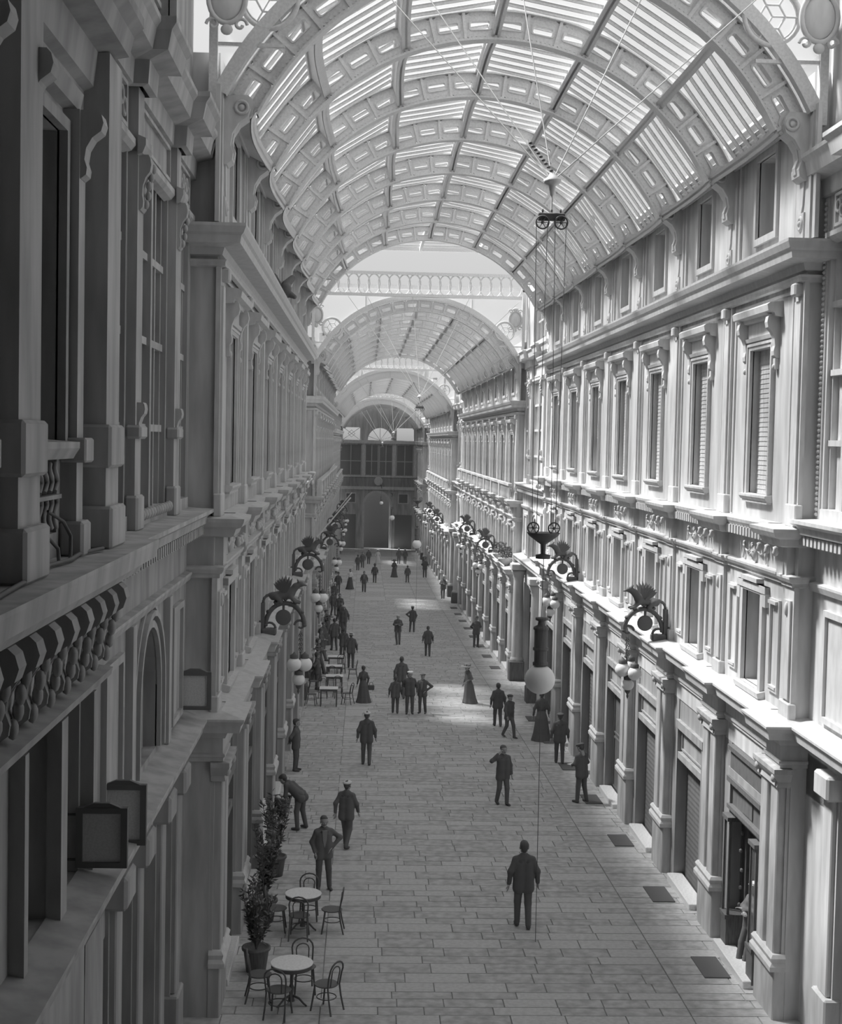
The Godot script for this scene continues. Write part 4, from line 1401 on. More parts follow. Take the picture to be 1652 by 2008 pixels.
# ------------------------------------------------------------------ end wall
func far_facade() -> void:
	var D := 183.6
	var w := structure("wall_end", "dark end wall with lunette, bright square openings and an arched passage", "wall", Vector3(1.45, EYE, -D))
	var mb := MB.new()
	# openings: two squares and a lunette at the top, arch at the bottom
	for r in [[1.55, 9.0, []], [-0.05, 1.55, [-4.35, -2.15, -1.15, 2.0, 2.55, 4.75]], [-5.0, -0.05, []]]:
		var cuts: Array = r[2]
		var x := -6.5
		for q in range(0, cuts.size(), 2):
			mb.box(x, cuts[q], r[0], r[1], -0.5, 0)
			x = cuts[q + 1]
		mb.box(x, 6.5, r[0], r[1], -0.5, 0)
	var n := 12
	for i in n:
		var t0 := PI - PI * i / n
		var t1 := PI - PI * (i + 1) / n
		mb.quad(Vector3(0.42 + cos(t0) * 1.57, -0.05 + sin(t0) * 1.57, 0), Vector3(0.42 + cos(t1) * 1.57, -0.05 + sin(t1) * 1.57, 0), Vector3(0.42 + cos(t1) * 1.57, 1.56, 0), Vector3(0.42 + cos(t0) * 1.57, 1.56, 0))
	var t := mb.t
	mb.t = Transform3D(Basis.IDENTITY, Vector3(0.2, 0, 0))
	arch_wall(mb, 6.5, -14.5, -5.0, 1.6, -14.5, -8.4, -0.5, 0)
	mb.t = t
	part("wall_skin", mb.mesh(), M.left_plaster, w)
	mb = MB.new()
	mb.box(-6.5, 6.5, -14.5, -6.0, -3.2, -3.0)
	part("passage", mb.mesh(), M.iron, w)
	mb = MB.new()
	for x in [-5.0, -1.65, 2.3, 5.0]: mb.box(x - 0.22, x + 0.22, -4.6, -0.4, 0, 0.15)
	mb.box(-6.5, 6.5, -0.5, -0.1, 0, 0.3)
	mb.box(-6.5, 6.5, -6.4, -6.0, 0, 0.25)
	mb.box(-6.5, 6.5, -4.8, -4.6, 0, 0.25)
	for x in [-3.2, 3.55]:
		mb.t = Transform3D(Basis.IDENTITY, Vector3(x, -7.5, 0))
		rect_frame(mb, 0.55, -0.55, 0.55, 0.12, 0, 0.1)
	mb.t = Transform3D(Basis.IDENTITY, Vector3(0.2, 0, 0))
	arch_trim(mb, 1.6, -13.9, -8.4, 0.3, 0, 0.12)
	mb.t = t
	part("mouldings", mb.mesh(), M.trim, w)
	for q in [[-4.6, -1.95], [-1.4, 0.2], [0.4, 2.05], [2.6, 4.7]]:
		mb = MB.new()
		mb.box(q[0], q[1], -4.5, -0.7, 0.0, 0.03)
		var win := part("window", mb.mesh(), M.void, w)
		mb = MB.new()
		for k in 3: mb.box(lerpf(q[0], q[1], k / 2.0) - 0.05, lerpf(q[0], q[1], k / 2.0) + 0.05, -4.5, -0.7, 0.03, 0.08)
		mb.box(q[0], q[1], -2.8, -2.7, 0.03, 0.08)
		part("glazing_bars", mb.mesh(), M.left_trim, win)
	mb = MB.new()
	mb.box(-5.1, 4.9, -6.0, -4.85, 0.12, 0.2)
	part("fascia_board", mb.mesh(), M.lower_wall, w)
	mb = MB.new()
	mb.t = Transform3D(Basis(Vector3(1, 0, 0), PI / 2), Vector3(0.3, -5.3, 0.2))
	mb.lathe([V(0, 0.12), V(0.48, 0.12), V(0.56, 0.06), V(0.56, 0), V(0, 0)], 20)
	part("medallion", mb.mesh(), M.trim, w)
	for x in [-3.2, 3.55]:
		mb = MB.new()
		mb.box(x - 0.55, x + 0.55, -8.05, -6.95, 0.0, 0.03)
		part("window", mb.mesh(), M.void, w)
	for q in [[-3.25, -3.25 + 0.0]]:
		mb = MB.new()
		for a in [[-2.6, 1.35, -3.9, 0.15], [-3.9, 1.35, -2.6, 0.15]]: pass
		mb.ring(0.45, 0.03, 4, 4, Vector3(-3.25, 0.75, -0.2))
		mb.tube([Vector3(-4.35, 1.55, -0.2), Vector3(-2.15, -0.05, -0.2)], 0.025, 4)
		mb.tube([Vector3(-4.35, -0.05, -0.2), Vector3(-2.15, 1.55, -0.2)], 0.025, 4)
		part("window_tracery", mb.mesh(), M.iron, w)
	mb = MB.new()
	for k in 5:
		var a := PI * (k + 0.5) / 5
		mb.tube([Vector3(0.42, -0.05, -0.2), Vector3(0.42 + cos(a) * 1.55, -0.05 + sin(a) * 1.55, -0.2)], 0.025, 4)
	part("lunette_bars", mb.mesh(), M.iron, w)
	for x in [-3.6, 3.6]:
		mb = MB.new()
		mb.box(x - 1.1, x + 1.1, -14.4, -9.6, 0.0, 0.04)
		part("shop_opening", mb.mesh(), M.void, w)

# ------------------------------------------------------------------ lamps
func wheel(mb: MB, at: Vector3, r: float) -> void:
	mb.ring(r, r * 0.13, 20, 5, at)
	for k in 6:
		var a := TAU * k / 6
		mb.tube([at, at + Vector3(cos(a), sin(a), 0) * r], r * 0.07, 4)
	mb.t = Transform3D(Basis(Vector3(1, 0, 0), PI / 2), at)
	mb.lathe([V(0, -0.02), V(r * 0.25, -0.02), V(r * 0.25, 0.02), V(0, 0.02)], 8)
	mb.t = Transform3D.IDENTITY

func street_lamps() -> void:
	var spots := [[2.42, 19.1, 0.0, "large globe lamp hung on pulleys in the nearest crossing"], [2.42, 64.6, -1.5, "globe lamp hung in the second crossing, beyond the tables"], [2.2, 112.0, -2.9, "globe lamp hung in the third crossing"], [1.9, 158.5, -3.8, "smallest globe lamp, hung in front of the end arch"]]
	for q in spots:
		var t := thing("hanging_lamp", q[3], "lamp", Vector3(q[0], EYE + q[2], -q[1]), 0.0, "globe lamps hung in the crossings")
		var mb := MB.new()
		mb.lathe([V(0, 3.28), V(0.03, 3.3), V(0.045, 3.42), V(0.11, 3.46), V(0.12, 3.5), V(0.06, 3.54), V(0.03, 3.6), V(0, 3.62)], 12)
		mb.tube([Vector3(0, 3.3, 0), Vector3(0, 3.05, 0)], 0.012, 5)
		part("hub", mb.mesh(), M.painted_iron, t)
		for a in [Vector3(-3.85, 9.0, -4.6), Vector3(-2.8, 9.0, -4.6), Vector3(-0.35, 9.1, -4.4), Vector3(2.75, 9.0, -4.6), Vector3(5.2, 8.6, -4.6)]:
			mb = MB.new()
			mb.tube([Vector3(0, 3.48, 0), a], 0.010, 5)
			part("suspension_wire", mb.mesh(), M.wire, t)
		mb = MB.new()
		for k in 9: mb.ball(Vector3(-0.02 - 0.03 * k, 3.62 + 0.055 * k, -0.05 * k), Vector3(0.03, 0.02, 0.03), 6, 4)
		stuff(part("insulator_string", mb.mesh(), M.iron, t))
		mb = MB.new()
		mb.cbox(-0.18, 0.18, 2.96, 3.06, -0.04, 0.04, 0.01)
		for x in [-0.12, 0.0, 0.12]: mb.ball(Vector3(x, 3.09, 0), Vector3(0.015, 0.03, 0.015), 6, 4)
		part("trolley", mb.mesh(), M.iron, t)
		for s in [-1, 1]:
			mb = MB.new()
			wheel(mb, Vector3(s * 0.125, 2.93, 0.055), 0.085)
			part("pulley_wheel", mb.mesh(), M.iron, t)
			mb = MB.new()
			wheel(mb, Vector3(s * 0.14, -1.14, 0), 0.075)
			part("pulley_wheel", mb.mesh(), M.iron, t)
			mb = MB.new()
			for x in [0.05, 0.2]: mb.tube([Vector3(s * x, 2.93, 0), Vector3(s * lerpf(x, 0.13, 0.6), -1.14, 0)], 0.005, 4)
			part("hoist_rope", mb.mesh(), M.iron, t)
		mb = MB.new()
		mb.lathe([V(0, -1.5), V(0.03, -1.49), V(0.035, -1.36), V(0.12, -1.3), V(0.2, -1.24), V(0.225, -1.2), V(0.2, -1.2), V(0, -1.22)], 20)
		mb.lathe([V(0, -1.55), V(0.1, -1.55), V(0.1, -1.5), V(0, -1.48)], 14)
		part("counterweight_bowl", mb.mesh(), M.iron, t)
		mb = MB.new()
		mb.tube([Vector3(0.01, -1.55, 0), Vector3(0, -2.36, 0)], 0.006, 4)
		mb.tube([Vector3(0.02, -3.4, 0.0), Vector3(0.03, -6.8, 0)], 0.005, 4)
		part("cord", mb.mesh(), M.iron, t)
		mb = MB.new()
		mb.lathe([V(0, -3.0), V(0.1, -3.0), V(0.105, -2.96), V(0.085, -2.95), V(0.085, -2.80), V(0.105, -2.79), V(0.105, -2.76), V(0.09, -2.75), V(0.09, -2.52), V(0.105, -2.51), V(0.105, -2.48), V(0.05, -2.45), V(0.04, -2.40), V(0.08, -2.38), V(0.08, -2.35), V(0, -2.34)], 18)
		part("lamp_housing", mb.mesh(), M.shutter, t)
		mb = MB.new()
		mb.ball(Vector3(0, -3.19, 0), Vector3(0.205, 0.2, 0.205), 28, 16)
		part("globe", mb.mesh(), M.opal, t)
	# wall lamps: winged griffins on scrolled brackets holding a bunch of globes
	var g := griffin_lamp()
	var d0 := [24.15, 69.2, 116.2]
	var dy := [0.0, -1.45, -2.65]
	var xo := [0.0, 0.0, -0.3]
	var seclab := ["nearest", "second", "third"]
	var first := true
	for i in 3:
		for side in [-1, 1]:
			for k in [2, 5]:
				var label: String = "%s griffin lamp bracket on the %s façade of the %s stretch" % ["nearer" if k == 2 else "farther", "left" if side < 0 else "right", seclab[i]]
				var at := Vector3((XL + 0.18 if side < 0 else XR - 0.18) + xo[i], EYE + dy[i], -(d0[i] + k * B))
				var yaw := PI / 2 if side < 0 else -PI / 2
				if first:
					g.position = at; g.rotation.y = yaw; g.set_meta("label", label)
					first = false
				else: copy(g, label, at, yaw)

func griffin_lamp() -> Node3D:
	var t := thing("griffin_lamp", "griffin lamp", "lamp", Vector3.ZERO, 0.0, "griffin lamp brackets along the façades")
	var P := func(z: float, y: float, x := 0.0) -> Vector3: return Vector3(x, y, z)
	var mb := MB.new()
	var arch := []
	for k in 15:
		var a := PI * k / 14.0
		arch.append(P.call(0.5 - cos(a) * 0.46, -4.45 + sin(a) * 0.55))
	mb.tube(arch, 0.055, 7)
	var sc := []
	for k in 14:
		var a := k * 0.5
		sc.append(P.call(0.12 + cos(a) * (0.16 - 0.009 * k), -4.5 + sin(a) * (0.16 - 0.009 * k)))
	mb.tube(sc, 0.03, 6)
	sc = []
	for k in 12:
		var a := PI - k * 0.5
		sc.append(P.call(0.86 + cos(a) * (0.14 - 0.008 * k), -4.42 + sin(a) * (0.14 - 0.008 * k)))
	mb.tube(sc, 0.028, 6)
	mb.cbox(-0.16, 0.16, -4.66, -4.5, -0.05, 0.3, 0.03)
	mb.box(-0.1, 0.1, -4.6, -3.9, -0.12, 0.02)
	for k in 7:
		var a := PI * k / 6.0
		mb.ball(P.call(0.5 - cos(a) * 0.46, -4.42 + sin(a) * 0.62), Vector3(0.07, 0.05, 0.06), 6, 5)
	part("scroll_bracket", mb.mesh(), M.iron, t)
	mb = MB.new()
	mb.t = Transform3D(Basis(Vector3(0, 0, 1), PI / 2), Vector3(0, -4.24, 0.46))
	mb.lathe([V(0, -0.05), V(0.17, -0.05), V(0.19, 0), V(0.17, 0.05), V(0, 0.05)], 18)
	mb.t = Transform3D.IDENTITY
	mb.tube([P.call(0.46, -4.05), P.call(0.46, -3.85)], 0.03, 6)
	part("medallion", mb.mesh(), M.iron, t)
	mb = MB.new()
	var bones := [[P.call(0.22, -3.74), P.call(0.6, -3.68), 0.1, 0.12], [P.call(0.6, -3.68), P.call(0.74, -3.5), 0.11, 0.08], [P.call(0.74, -3.5), P.call(0.86, -3.44), 0.075, 0.065], [P.call(0.88, -3.45), P.call(1.0, -3.48), 0.04, 0.015], [P.call(0.8, -3.38, 0.04), P.call(0.76, -3.31, 0.05), 0.025, 0.01], [P.call(0.8, -3.38, -0.04), P.call(0.76, -3.31, -0.05), 0.025, 0.01]]
	for s in [-1, 1]:
		bones.append([P.call(0.62, -3.74, s * 0.08), P.call(0.74, -3.86, s * 0.1), 0.05, 0.035])
		bones.append([P.call(0.74, -3.86, s * 0.1), P.call(0.84, -3.88, s * 0.1), 0.035, 0.03])
		bones.append([P.call(0.28, -3.74, s * 0.08), P.call(0.4, -3.86, s * 0.11), 0.07, 0.04])
		bones.append([P.call(0.4, -3.86, s * 0.11), P.call(0.3, -3.92, s * 0.11), 0.035, 0.03])
	var tail := []
	for k in 8: tail.append(P.call(0.2 - 0.03 * k + 0.05 * sin(k * 0.9), -3.74 + 0.05 * k - 0.012 * k * k))
	for k in 7: bones.append([tail[k], tail[k + 1], 0.03, 0.025])
	nets(mb, bones, 0.02, 0.04)
	part("griffin", mb.mesh(), M.iron, t)
	for s in [-1, 1]:
		mb = MB.new()
		mb.t = Transform3D(Basis(Vector3(0, 0, 1), -s * 0.5), Vector3(s * 0.08, -3.66, 0.48))
		for k in 7:
			var a := 1.15 + 0.2 * k
			var ln := 0.46 - 0.025 * absf(k - 2)
			var u := Vector2(cos(a), sin(a))
			var nrm := Vector2(-u.y, u.x)
			var pts := [V(0, 0) - nrm * 0.03, u * ln * 0.6 - nrm * 0.05, u * ln, u * ln * 0.6 + nrm * 0.05, V(0, 0) + nrm * 0.03]
			side_slab(mb, pts, -0.012 + 0.004 * k, 0.012 + 0.004 * k)
		part("wing", mb.mesh(), M.iron, t)
	mb = MB.new()
	for x in [-0.1, 0.0, 0.1]:
		for k in 9: mb.ring(0.025, 0.008, 8, 4, P.call(0.9 - absf(x) * 0.4, -4.6 - 0.055 * k, x), Basis(Vector3.UP, PI / 2 * (k % 2)))
	part("chain", mb.mesh(), M.iron, t)
	for q in [[0.74, -5.32, -0.2, 0.17], [0.98, -5.36, 0.05, 0.18], [0.72, -5.42, 0.22, 0.17], [0.84, -5.72, 0.02, 0.15]]:
		mb = MB.new()
		mb.ball(P.call(q[0], q[1], q[2]), Vector3(q[3], q[3] * 0.95, q[3]), 18, 12)
		var gl := part("globe", mb.mesh(), M.opal, t)
		mb = MB.new()
		mb.lathe([V(0.1, q[1] + q[3] - 0.03), V(0.1, q[1] + q[3] + 0.05), V(0.05, q[1] + q[3] + 0.07), V(0, q[1] + q[3] + 0.13)], 12, Vector3(q[2], 0, q[0]))
		part("globe_cap", mb.mesh(), M.iron, gl)
	mb = MB.new()
	mb.lathe([V(0, -6.08), V(0.03, -6.0), V(0.02, -5.95), V(0.06, -5.9), V(0.07, -5.84), V(0, -5.82)], 10, Vector3(0.02, 0, 0.84))
	mb.tube([P.call(0.88, -5.05), P.call(0.84, -5.6)], 0.02, 5)
	part("finial", mb.mesh(), M.iron, t)
	return t

# ------------------------------------------------------------------ implicit bodies: tapered capsules joined smoothly, meshed as surface nets
func nets(mb: MB, bones: Array, cell: float, k: float) -> void:
	var lo := Vector3(1e9, 1e9, 1e9)
	var hi := -lo
	for b in bones:
		var r: float = maxf(b[2], b[3]) + cell * 2
		lo = lo.min((b[0] as Vector3).min(b[1]) - Vector3(r, r, r))
		hi = hi.max((b[0] as Vector3).max(b[1]) + Vector3(r, r, r))
	var nx := int((hi.x - lo.x) / cell) + 2
	var ny := int((hi.y - lo.y) / cell) + 2
	var nz := int((hi.z - lo.z) / cell) + 2
	var D := PackedFloat32Array()
	D.resize(nx * ny * nz)
	D.fill(0.5)
	for b in bones:
		var a: Vector3 = b[0]
		var ba: Vector3 = b[1] - b[0]
		var l2 := maxf(ba.length_squared(), 1e-8)
		var ra: float = b[2]
		var rb: float = b[3]
		var m := maxf(ra, rb) + cell * 1.8 + k * 0.5
		var q0: Vector3 = ((b[0] as Vector3).min(b[1]) - Vector3(m, m, m) - lo) / cell
		var q1: Vector3 = ((b[0] as Vector3).max(b[1]) + Vector3(m, m, m) - lo) / cell
		for z in range(maxi(0, int(q0.z)), mini(nz, int(q1.z) + 1)):
			for y in range(maxi(0, int(q0.y)), mini(ny, int(q1.y) + 1)):
				var row := (z * ny + y) * nx
				for x in range(maxi(0, int(q0.x)), mini(nx, int(q1.x) + 1)):
					var p := lo + Vector3(x, y, z) * cell - a
					var t := clampf(p.dot(ba) / l2, 0.0, 1.0)
					var e := (p - ba * t).length() - lerpf(ra, rb, t)
					var d := D[row + x]
					var hh := k - absf(d - e)
					D[row + x] = minf(d, e) - (hh * hh / (4.0 * k) if hh > 0.0 else 0.0)
	var idx := {}
	var vs := PackedVector3Array()
	var ns := PackedVector3Array()
	var sy := nx
	var sz := nx * ny
	for z in nz - 1:
		for y in ny - 1:
			var row := (z * ny + y) * nx
			for x in nx - 1:
				var o := row + x
				var c0 := D[o]; var c1 := D[o + 1]; var c2 := D[o + sy]; var c3 := D[o + sy + 1]
				var c4 := D[o + sz]; var c5 := D[o + sz + 1]; var c6 := D[o + sz + sy]; var c7 := D[o + sz + sy + 1]
				var neg := int(c0 < 0) + int(c1 < 0) + int(c2 < 0) + int(c3 < 0) + int(c4 < 0) + int(c5 < 0) + int(c6 < 0) + int(c7 < 0)
				if neg == 0 or neg == 8: continue
				var c := [c0, c1, c2, c3, c4, c5, c6, c7]
				var s := Vector3.ZERO
				var w := 0
				for e in [[0, 1], [2, 3], [4, 5], [6, 7], [0, 2], [1, 3], [4, 6], [5, 7], [0, 4], [1, 5], [2, 6], [3, 7]]:
					var u: float = c[e[0]]
					var v: float = c[e[1]]
					if (u < 0) != (v < 0):
						var f := u / (u - v)
						var pa := Vector3(e[0] & 1, (e[0] >> 1) & 1, e[0] >> 2)
						var pb := Vector3(e[1] & 1, (e[1] >> 1) & 1, e[1] >> 2)
						s += pa.lerp(pb, f)
						w += 1
				idx[o] = vs.size()
				vs.append(lo + (Vector3(x, y, z) + s / w) * cell)
				ns.append(Vector3(c1 + c3 + c5 + c7 - c0 - c2 - c4 - c6, c2 + c3 + c6 + c7 - c0 - c1 - c4 - c5, c4 + c5 + c6 + c7 - c0 - c1 - c2 - c3).normalized())
	for o in idx:
		var d0 := D[o]
		for ax in 3:
			var st: int = [1, sy, sz][ax]
			var b: int = [sy, sz, 1][ax]
			var c: int = [sz, 1, sy][ax]
			var d1 := D[o + st]
			if (d0 < 0) == (d1 < 0): continue
			if not (idx.has(o - b) and idx.has(o - c) and idx.has(o - b - c)): continue
			var q := [idx[o], idx[o - b], idx[o - b - c], idx[o - c]]
			if d0 >= 0: q.reverse()
			mb.quadn(vs[q[0]], vs[q[1]], vs[q[2]], vs[q[3]], ns[q[0]], ns[q[1]], ns[q[2]], ns[q[3]])

# ------------------------------------------------------------------ people
var HEAD: ArrayMesh
var HAND: ArrayMesh
var HAIR: ArrayMesh
var HATS := {}
var POSES := {}

func people_parts() -> void:
	var skin := Color(0.42, 0.42, 0.42)
	var mb := MB.new()
	mb.colored = true
	mb.col = skin
	nets(mb, [[Vector3(0, 0.045, -0.045), Vector3(0, 0.05, 0.02), 0.083, 0.085], [Vector3(0, -0.01, 0.03), Vector3(0, -0.06, 0.045), 0.062, 0.044], [Vector3(0, -0.09, 0.058), Vector3(0, -0.085, 0.062), 0.026, 0.024], [Vector3(0, 0.005, 0.092), Vector3(0, -0.028, 0.108), 0.010, 0.015], [Vector3(0.03, -0.02, 0.07), Vector3(0.034, -0.02, 0.06), 0.02, 0.025], [Vector3(-0.03, -0.02, 0.07), Vector3(-0.034, -0.02, 0.06), 0.02, 0.025], [Vector3(0.05, -0.06, 0.0), Vector3(0.02, -0.085, 0.05), 0.025, 0.02], [Vector3(-0.05, -0.06, 0.0), Vector3(-0.02, -0.085, 0.05), 0.025, 0.02], [Vector3(0.03, 0.026, 0.085), Vector3(-0.03, 0.026, 0.085), 0.013, 0.013], [Vector3(0.085, 0.01, -0.01), Vector3(0.082, -0.025, -0.005), 0.016, 0.011], [Vector3(-0.085, 0.01, -0.01), Vector3(-0.082, -0.025, -0.005), 0.016, 0.011], [Vector3(0, -0.07, -0.015), Vector3(0, -0.19, -0.03), 0.052, 0.06], [Vector3(0.015, -0.052, 0.088), Vector3(-0.015, -0.052, 0.088), 0.008, 0.008]], 0.0085, 0.02)
	mb.col = Color(0.05, 0.05, 0.05)
	for s in [-1, 1]: mb.ball(Vector3(s * 0.032, 0.004, 0.086), Vector3(0.011, 0.007, 0.008), 8, 5)
	mb.ball(Vector3(0, -0.053, 0.096), Vector3(0.022, 0.004, 0.005), 8, 4)
	HEAD = mb.mesh()
	mb = MB.new()
	mb.colored = true
	mb.col = skin
	var bones := [[Vector3(-0.02, 0, 0), Vector3(-0.026, -0.085, 0), 0.017, 0.015], [Vector3(0.015, 0, 0), Vector3(0.022, -0.085, 0), 0.018, 0.015], [Vector3(0, -0.02, 0), Vector3(0, -0.08, 0), 0.02, 0.017], [Vector3(0, 0.03, 0), Vector3(0, 0, 0), 0.024, 0.022]]
	for k in 4:
		var x := -0.031 + 0.0205 * k
		var ln: float = [0.062, 0.076, 0.08, 0.07][k]
		var a := Vector3(x, -0.088, 0.0)
		var b := a + Vector3(x * 0.12, -ln * 0.5, 0.006)
		var c := b + Vector3(0, -ln * 0.42, 0.018)
		bones.append([a, b, 0.0095, 0.009])
		bones.append([b, c, 0.009, 0.0075])
	bones.append([Vector3(0.028, -0.02, 0.006), Vector3(0.05, -0.055, 0.022), 0.014, 0.011])
	bones.append([Vector3(0.05, -0.055, 0.022), Vector3(0.048, -0.085, 0.032), 0.0105, 0.009])
	nets(mb, bones, 0.0055, 0.008)
	HAND = mb.mesh()
	mb = MB.new()
	nets(mb, [[Vector3(0, 0.062, -0.05), Vector3(0, 0.068, 0.015), 0.088, 0.083], [Vector3(0, 0.0, -0.06), Vector3(0, -0.04, -0.05), 0.07, 0.05], [Vector3(0.06, 0.03, -0.01), Vector3(0.07, -0.01, -0.01), 0.03, 0.015], [Vector3(-0.06, 0.03, -0.01), Vector3(-0.07, -0.01, -0.01), 0.03, 0.015]], 0.012, 0.02)
	mb.ball(Vector3(0, -0.04, 0.1), Vector3(0.035, 0.009, 0.012), 8, 5)
	HAIR = mb.mesh()
	mb = MB.new()
	mb.lathe([V(0.15, 0.055), V(0.155, 0.062), V(0.15, 0.068), V(0.108, 0.062), V(0.107, 0.1), V(0.1, 0.15), V(0.075, 0.19), V(0.04, 0.203), V(0, 0.206)], 20)
	HATS.bowler = mb.mesh()
	mb = MB.new()
	mb.lathe([V(0.17, 0.06), V(0.175, 0.066), V(0.17, 0.072), V(0.108, 0.07), V(0.108, 0.15), V(0.1, 0.158), V(0, 0.158)], 20)
	HATS.boater = mb.mesh()
	mb = MB.new()
	mb.ball(Vector3(0, 0.1, -0.01), Vector3(0.125, 0.05, 0.135), 16, 8)
	mb.ball(Vector3(0, 0.075, 0.1), Vector3(0.08, 0.012, 0.06), 12, 5)
	HATS.cap = mb.mesh()
	mb = MB.new()
	mb.lathe([V(0.30, 0.05), V(0.31, 0.06), V(0.28, 0.085), V(0.13, 0.09), V(0.13, 0.15), V(0.08, 0.19), V(0, 0.195)], 24)
	for k in 7: mb.ball(Vector3(0.12 * cos(k), 0.12 + 0.02 * (k % 2), 0.12 * sin(k)), Vector3(0.05, 0.05, 0.05), 7, 5)
	HATS.wide = mb.mesh()

# joints of the standing figure (facing +z, 1.70 m) with the pose's changes
func pose(called: String) -> Dictionary:
	if POSES.has(called): return POSES[called]
	var arm := {"L": [Vector3(0.255, 1.14, -0.03), Vector3(0.265, 0.9, 0.03)], "R": [Vector3(-0.255, 1.14, -0.03), Vector3(-0.265, 0.9, 0.03)]}
	var leg := {"L": [Vector3(0.105, 0.49, 0.02), Vector3(0.11, 0.085, -0.01)], "R": [Vector3(-0.105, 0.49, 0.02), Vector3(-0.11, 0.085, -0.01)]}
	var lean := 0.0
	var nod := 0.0
	var yaw := 0.0
	var skirt := false
	match called:
		"walk":
			leg.L = [Vector3(0.1, 0.5, 0.17), Vector3(0.1, 0.085, 0.24)]
			leg.R = [Vector3(-0.1, 0.49, 0.0), Vector3(-0.1, 0.12, -0.26)]
			arm.L = [Vector3(0.26, 1.15, -0.12), Vector3(0.26, 0.92, -0.12)]
			arm.R = [Vector3(-0.26, 1.14, 0.06), Vector3(-0.25, 0.93, 0.2)]
			lean = 0.04
		"stroll":
			leg.L = [Vector3(0.1, 0.5, 0.09), Vector3(0.1, 0.085, 0.11)]
			leg.R = [Vector3(-0.1, 0.49, 0.02), Vector3(-0.1, 0.095, -0.12)]
			arm.L = [Vector3(0.27, 1.14, -0.06), Vector3(0.29, 0.9, -0.02)]
			arm.R = [Vector3(-0.27, 1.14, -0.02), Vector3(-0.29, 0.9, 0.06)]
		"hips":
			arm.L = [Vector3(0.40, 1.2, -0.06), Vector3(0.2, 1.02, 0.06)]
			arm.R = [Vector3(-0.27, 1.13, -0.04), Vector3(-0.22, 0.92, 0.08)]
			leg.L = [Vector3(0.12, 0.49, 0.03), Vector3(0.15, 0.085, 0.0)]
		"shoulder":
			arm.R = [Vector3(-0.42, 1.33, 0.12), Vector3(-0.25, 1.52, 0.16)]
			leg.L = [Vector3(0.1, 0.5, 0.1), Vector3(0.1, 0.085, 0.1)]
			leg.R = [Vector3(-0.1, 0.5, 0.0), Vector3(-0.1, 0.1, -0.16)]
		"stoop":
			lean = 1.0
			nod = 0.2
			arm.L = [Vector3(0.24, 1.2, 0.2), Vector3(0.16, 1.08, 0.42)]
			arm.R = [Vector3(-0.24, 1.18, 0.18), Vector3(-0.14, 0.98, 0.36)]
			leg.L = [Vector3(0.15, 0.5, 0.05), Vector3(0.17, 0.085, 0.0)]
			leg.R = [Vector3(-0.15, 0.5, 0.05), Vector3(-0.17, 0.085, -0.05)]
		"folded":
			arm.L = [Vector3(0.25, 1.17, 0.06), Vector3(-0.03, 1.17, 0.2)]
			arm.R = [Vector3(-0.25, 1.17, 0.06), Vector3(0.03, 1.13, 0.22)]
			lean = -0.12
			leg.L = [Vector3(0.1, 0.5, 0.12), Vector3(0.1, 0.085, 0.22)]
			leg.R = [Vector3(-0.1, 0.5, 0.14), Vector3(-0.05, 0.085, 0.26)]
		"reading":
			arm.L = [Vector3(0.25, 1.16, 0.02), Vector3(0.12, 1.1, 0.27)]
			arm.R = [Vector3(-0.25, 1.16, 0.02), Vector3(-0.12, 1.1, 0.27)]
			lean = 0.1
			nod = 0.35
			leg.L = [Vector3(0.12, 0.49, 0.02), Vector3(0.15, 0.085, 0.02)]
			leg.R = [Vector3(-0.12, 0.49, 0.02), Vector3(-0.15, 0.085, -0.06)]
		"behind":
			arm.L = [Vector3(0.28, 1.15, -0.12), Vector3(0.05, 0.98, -0.2)]
			arm.R = [Vector3(-0.28, 1.15, -0.12), Vector3(-0.05, 0.98, -0.2)]
		"lady", "lady_bag":
			skirt = true
			arm.L = [Vector3(0.25, 1.14, 0.0), Vector3(0.28, 0.88, 0.05)]
			arm.R = [Vector3(-0.25, 1.15, -0.02), Vector3(-0.27, 0.93, 0.1)]
		"lady_walk":
			skirt = true
			arm.L = [Vector3(0.24, 1.14, -0.05), Vector3(0.16, 1.02, 0.18)]
			arm.R = [Vector3(-0.25, 1.14, -0.04), Vector3(-0.24, 0.9, 0.08)]
			lean = 0.08
	var hipc := Vector3(0, 0.92, 0)
	var rot := Basis(Vector3(1, 0, 0), lean)
	var U := func(p: Vector3) -> Vector3: return hipc + rot * (p - hipc)
	var body := []
	var coat := []
	var legs := []
	var shoes := []
	var slim := 0.9 if skirt else 1.0
	for s in [-1, 1]:
		var sd: String = "L" if s > 0 else "R"
		var sh: Vector3 = U.call(Vector3(s * 0.17 * slim, 1.375, -0.005))
		var el: Vector3 = U.call(arm[sd][0])
		var wr: Vector3 = U.call(arm[sd][1])
		body.append([sh, el, 0.048, 0.042]); body.append([el, wr, 0.042, 0.029])
		coat.append([sh, el, 0.06 * slim, 0.055 * slim]); coat.append([el, wr, 0.055 * slim, 0.044 * slim])
		coat.append([U.call(Vector3(s * 0.04, 1.435, -0.01)), sh, 0.06, 0.055])
		body.append([U.call(Vector3(s * 0.07, 1.32, 0)), U.call(Vector3(s * 0.07, 0.98, 0)), 0.11 * slim, 0.10 * slim])
		coat.append([U.call(Vector3(s * 0.075 * slim, 1.29, 0.005)), U.call(Vector3(s * (0.065 if skirt else 0.075), 1.05, 0.01)), 0.12 * slim, 0.118 * slim * (0.85 if skirt else 1.0)])
		if not skirt: coat.append([U.call(Vector3(s * 0.08, 1.05, 0.01)), Vector3(s * 0.095, 0.80 if lean < 0.5 else 0.86, -0.03 if lean > 0.5 else 0.0), 0.118, 0.125])
		var hp := Vector3(s * 0.09, 0.9, 0)
		var kn: Vector3 = leg[sd][0]
		var an: Vector3 = leg[sd][1]
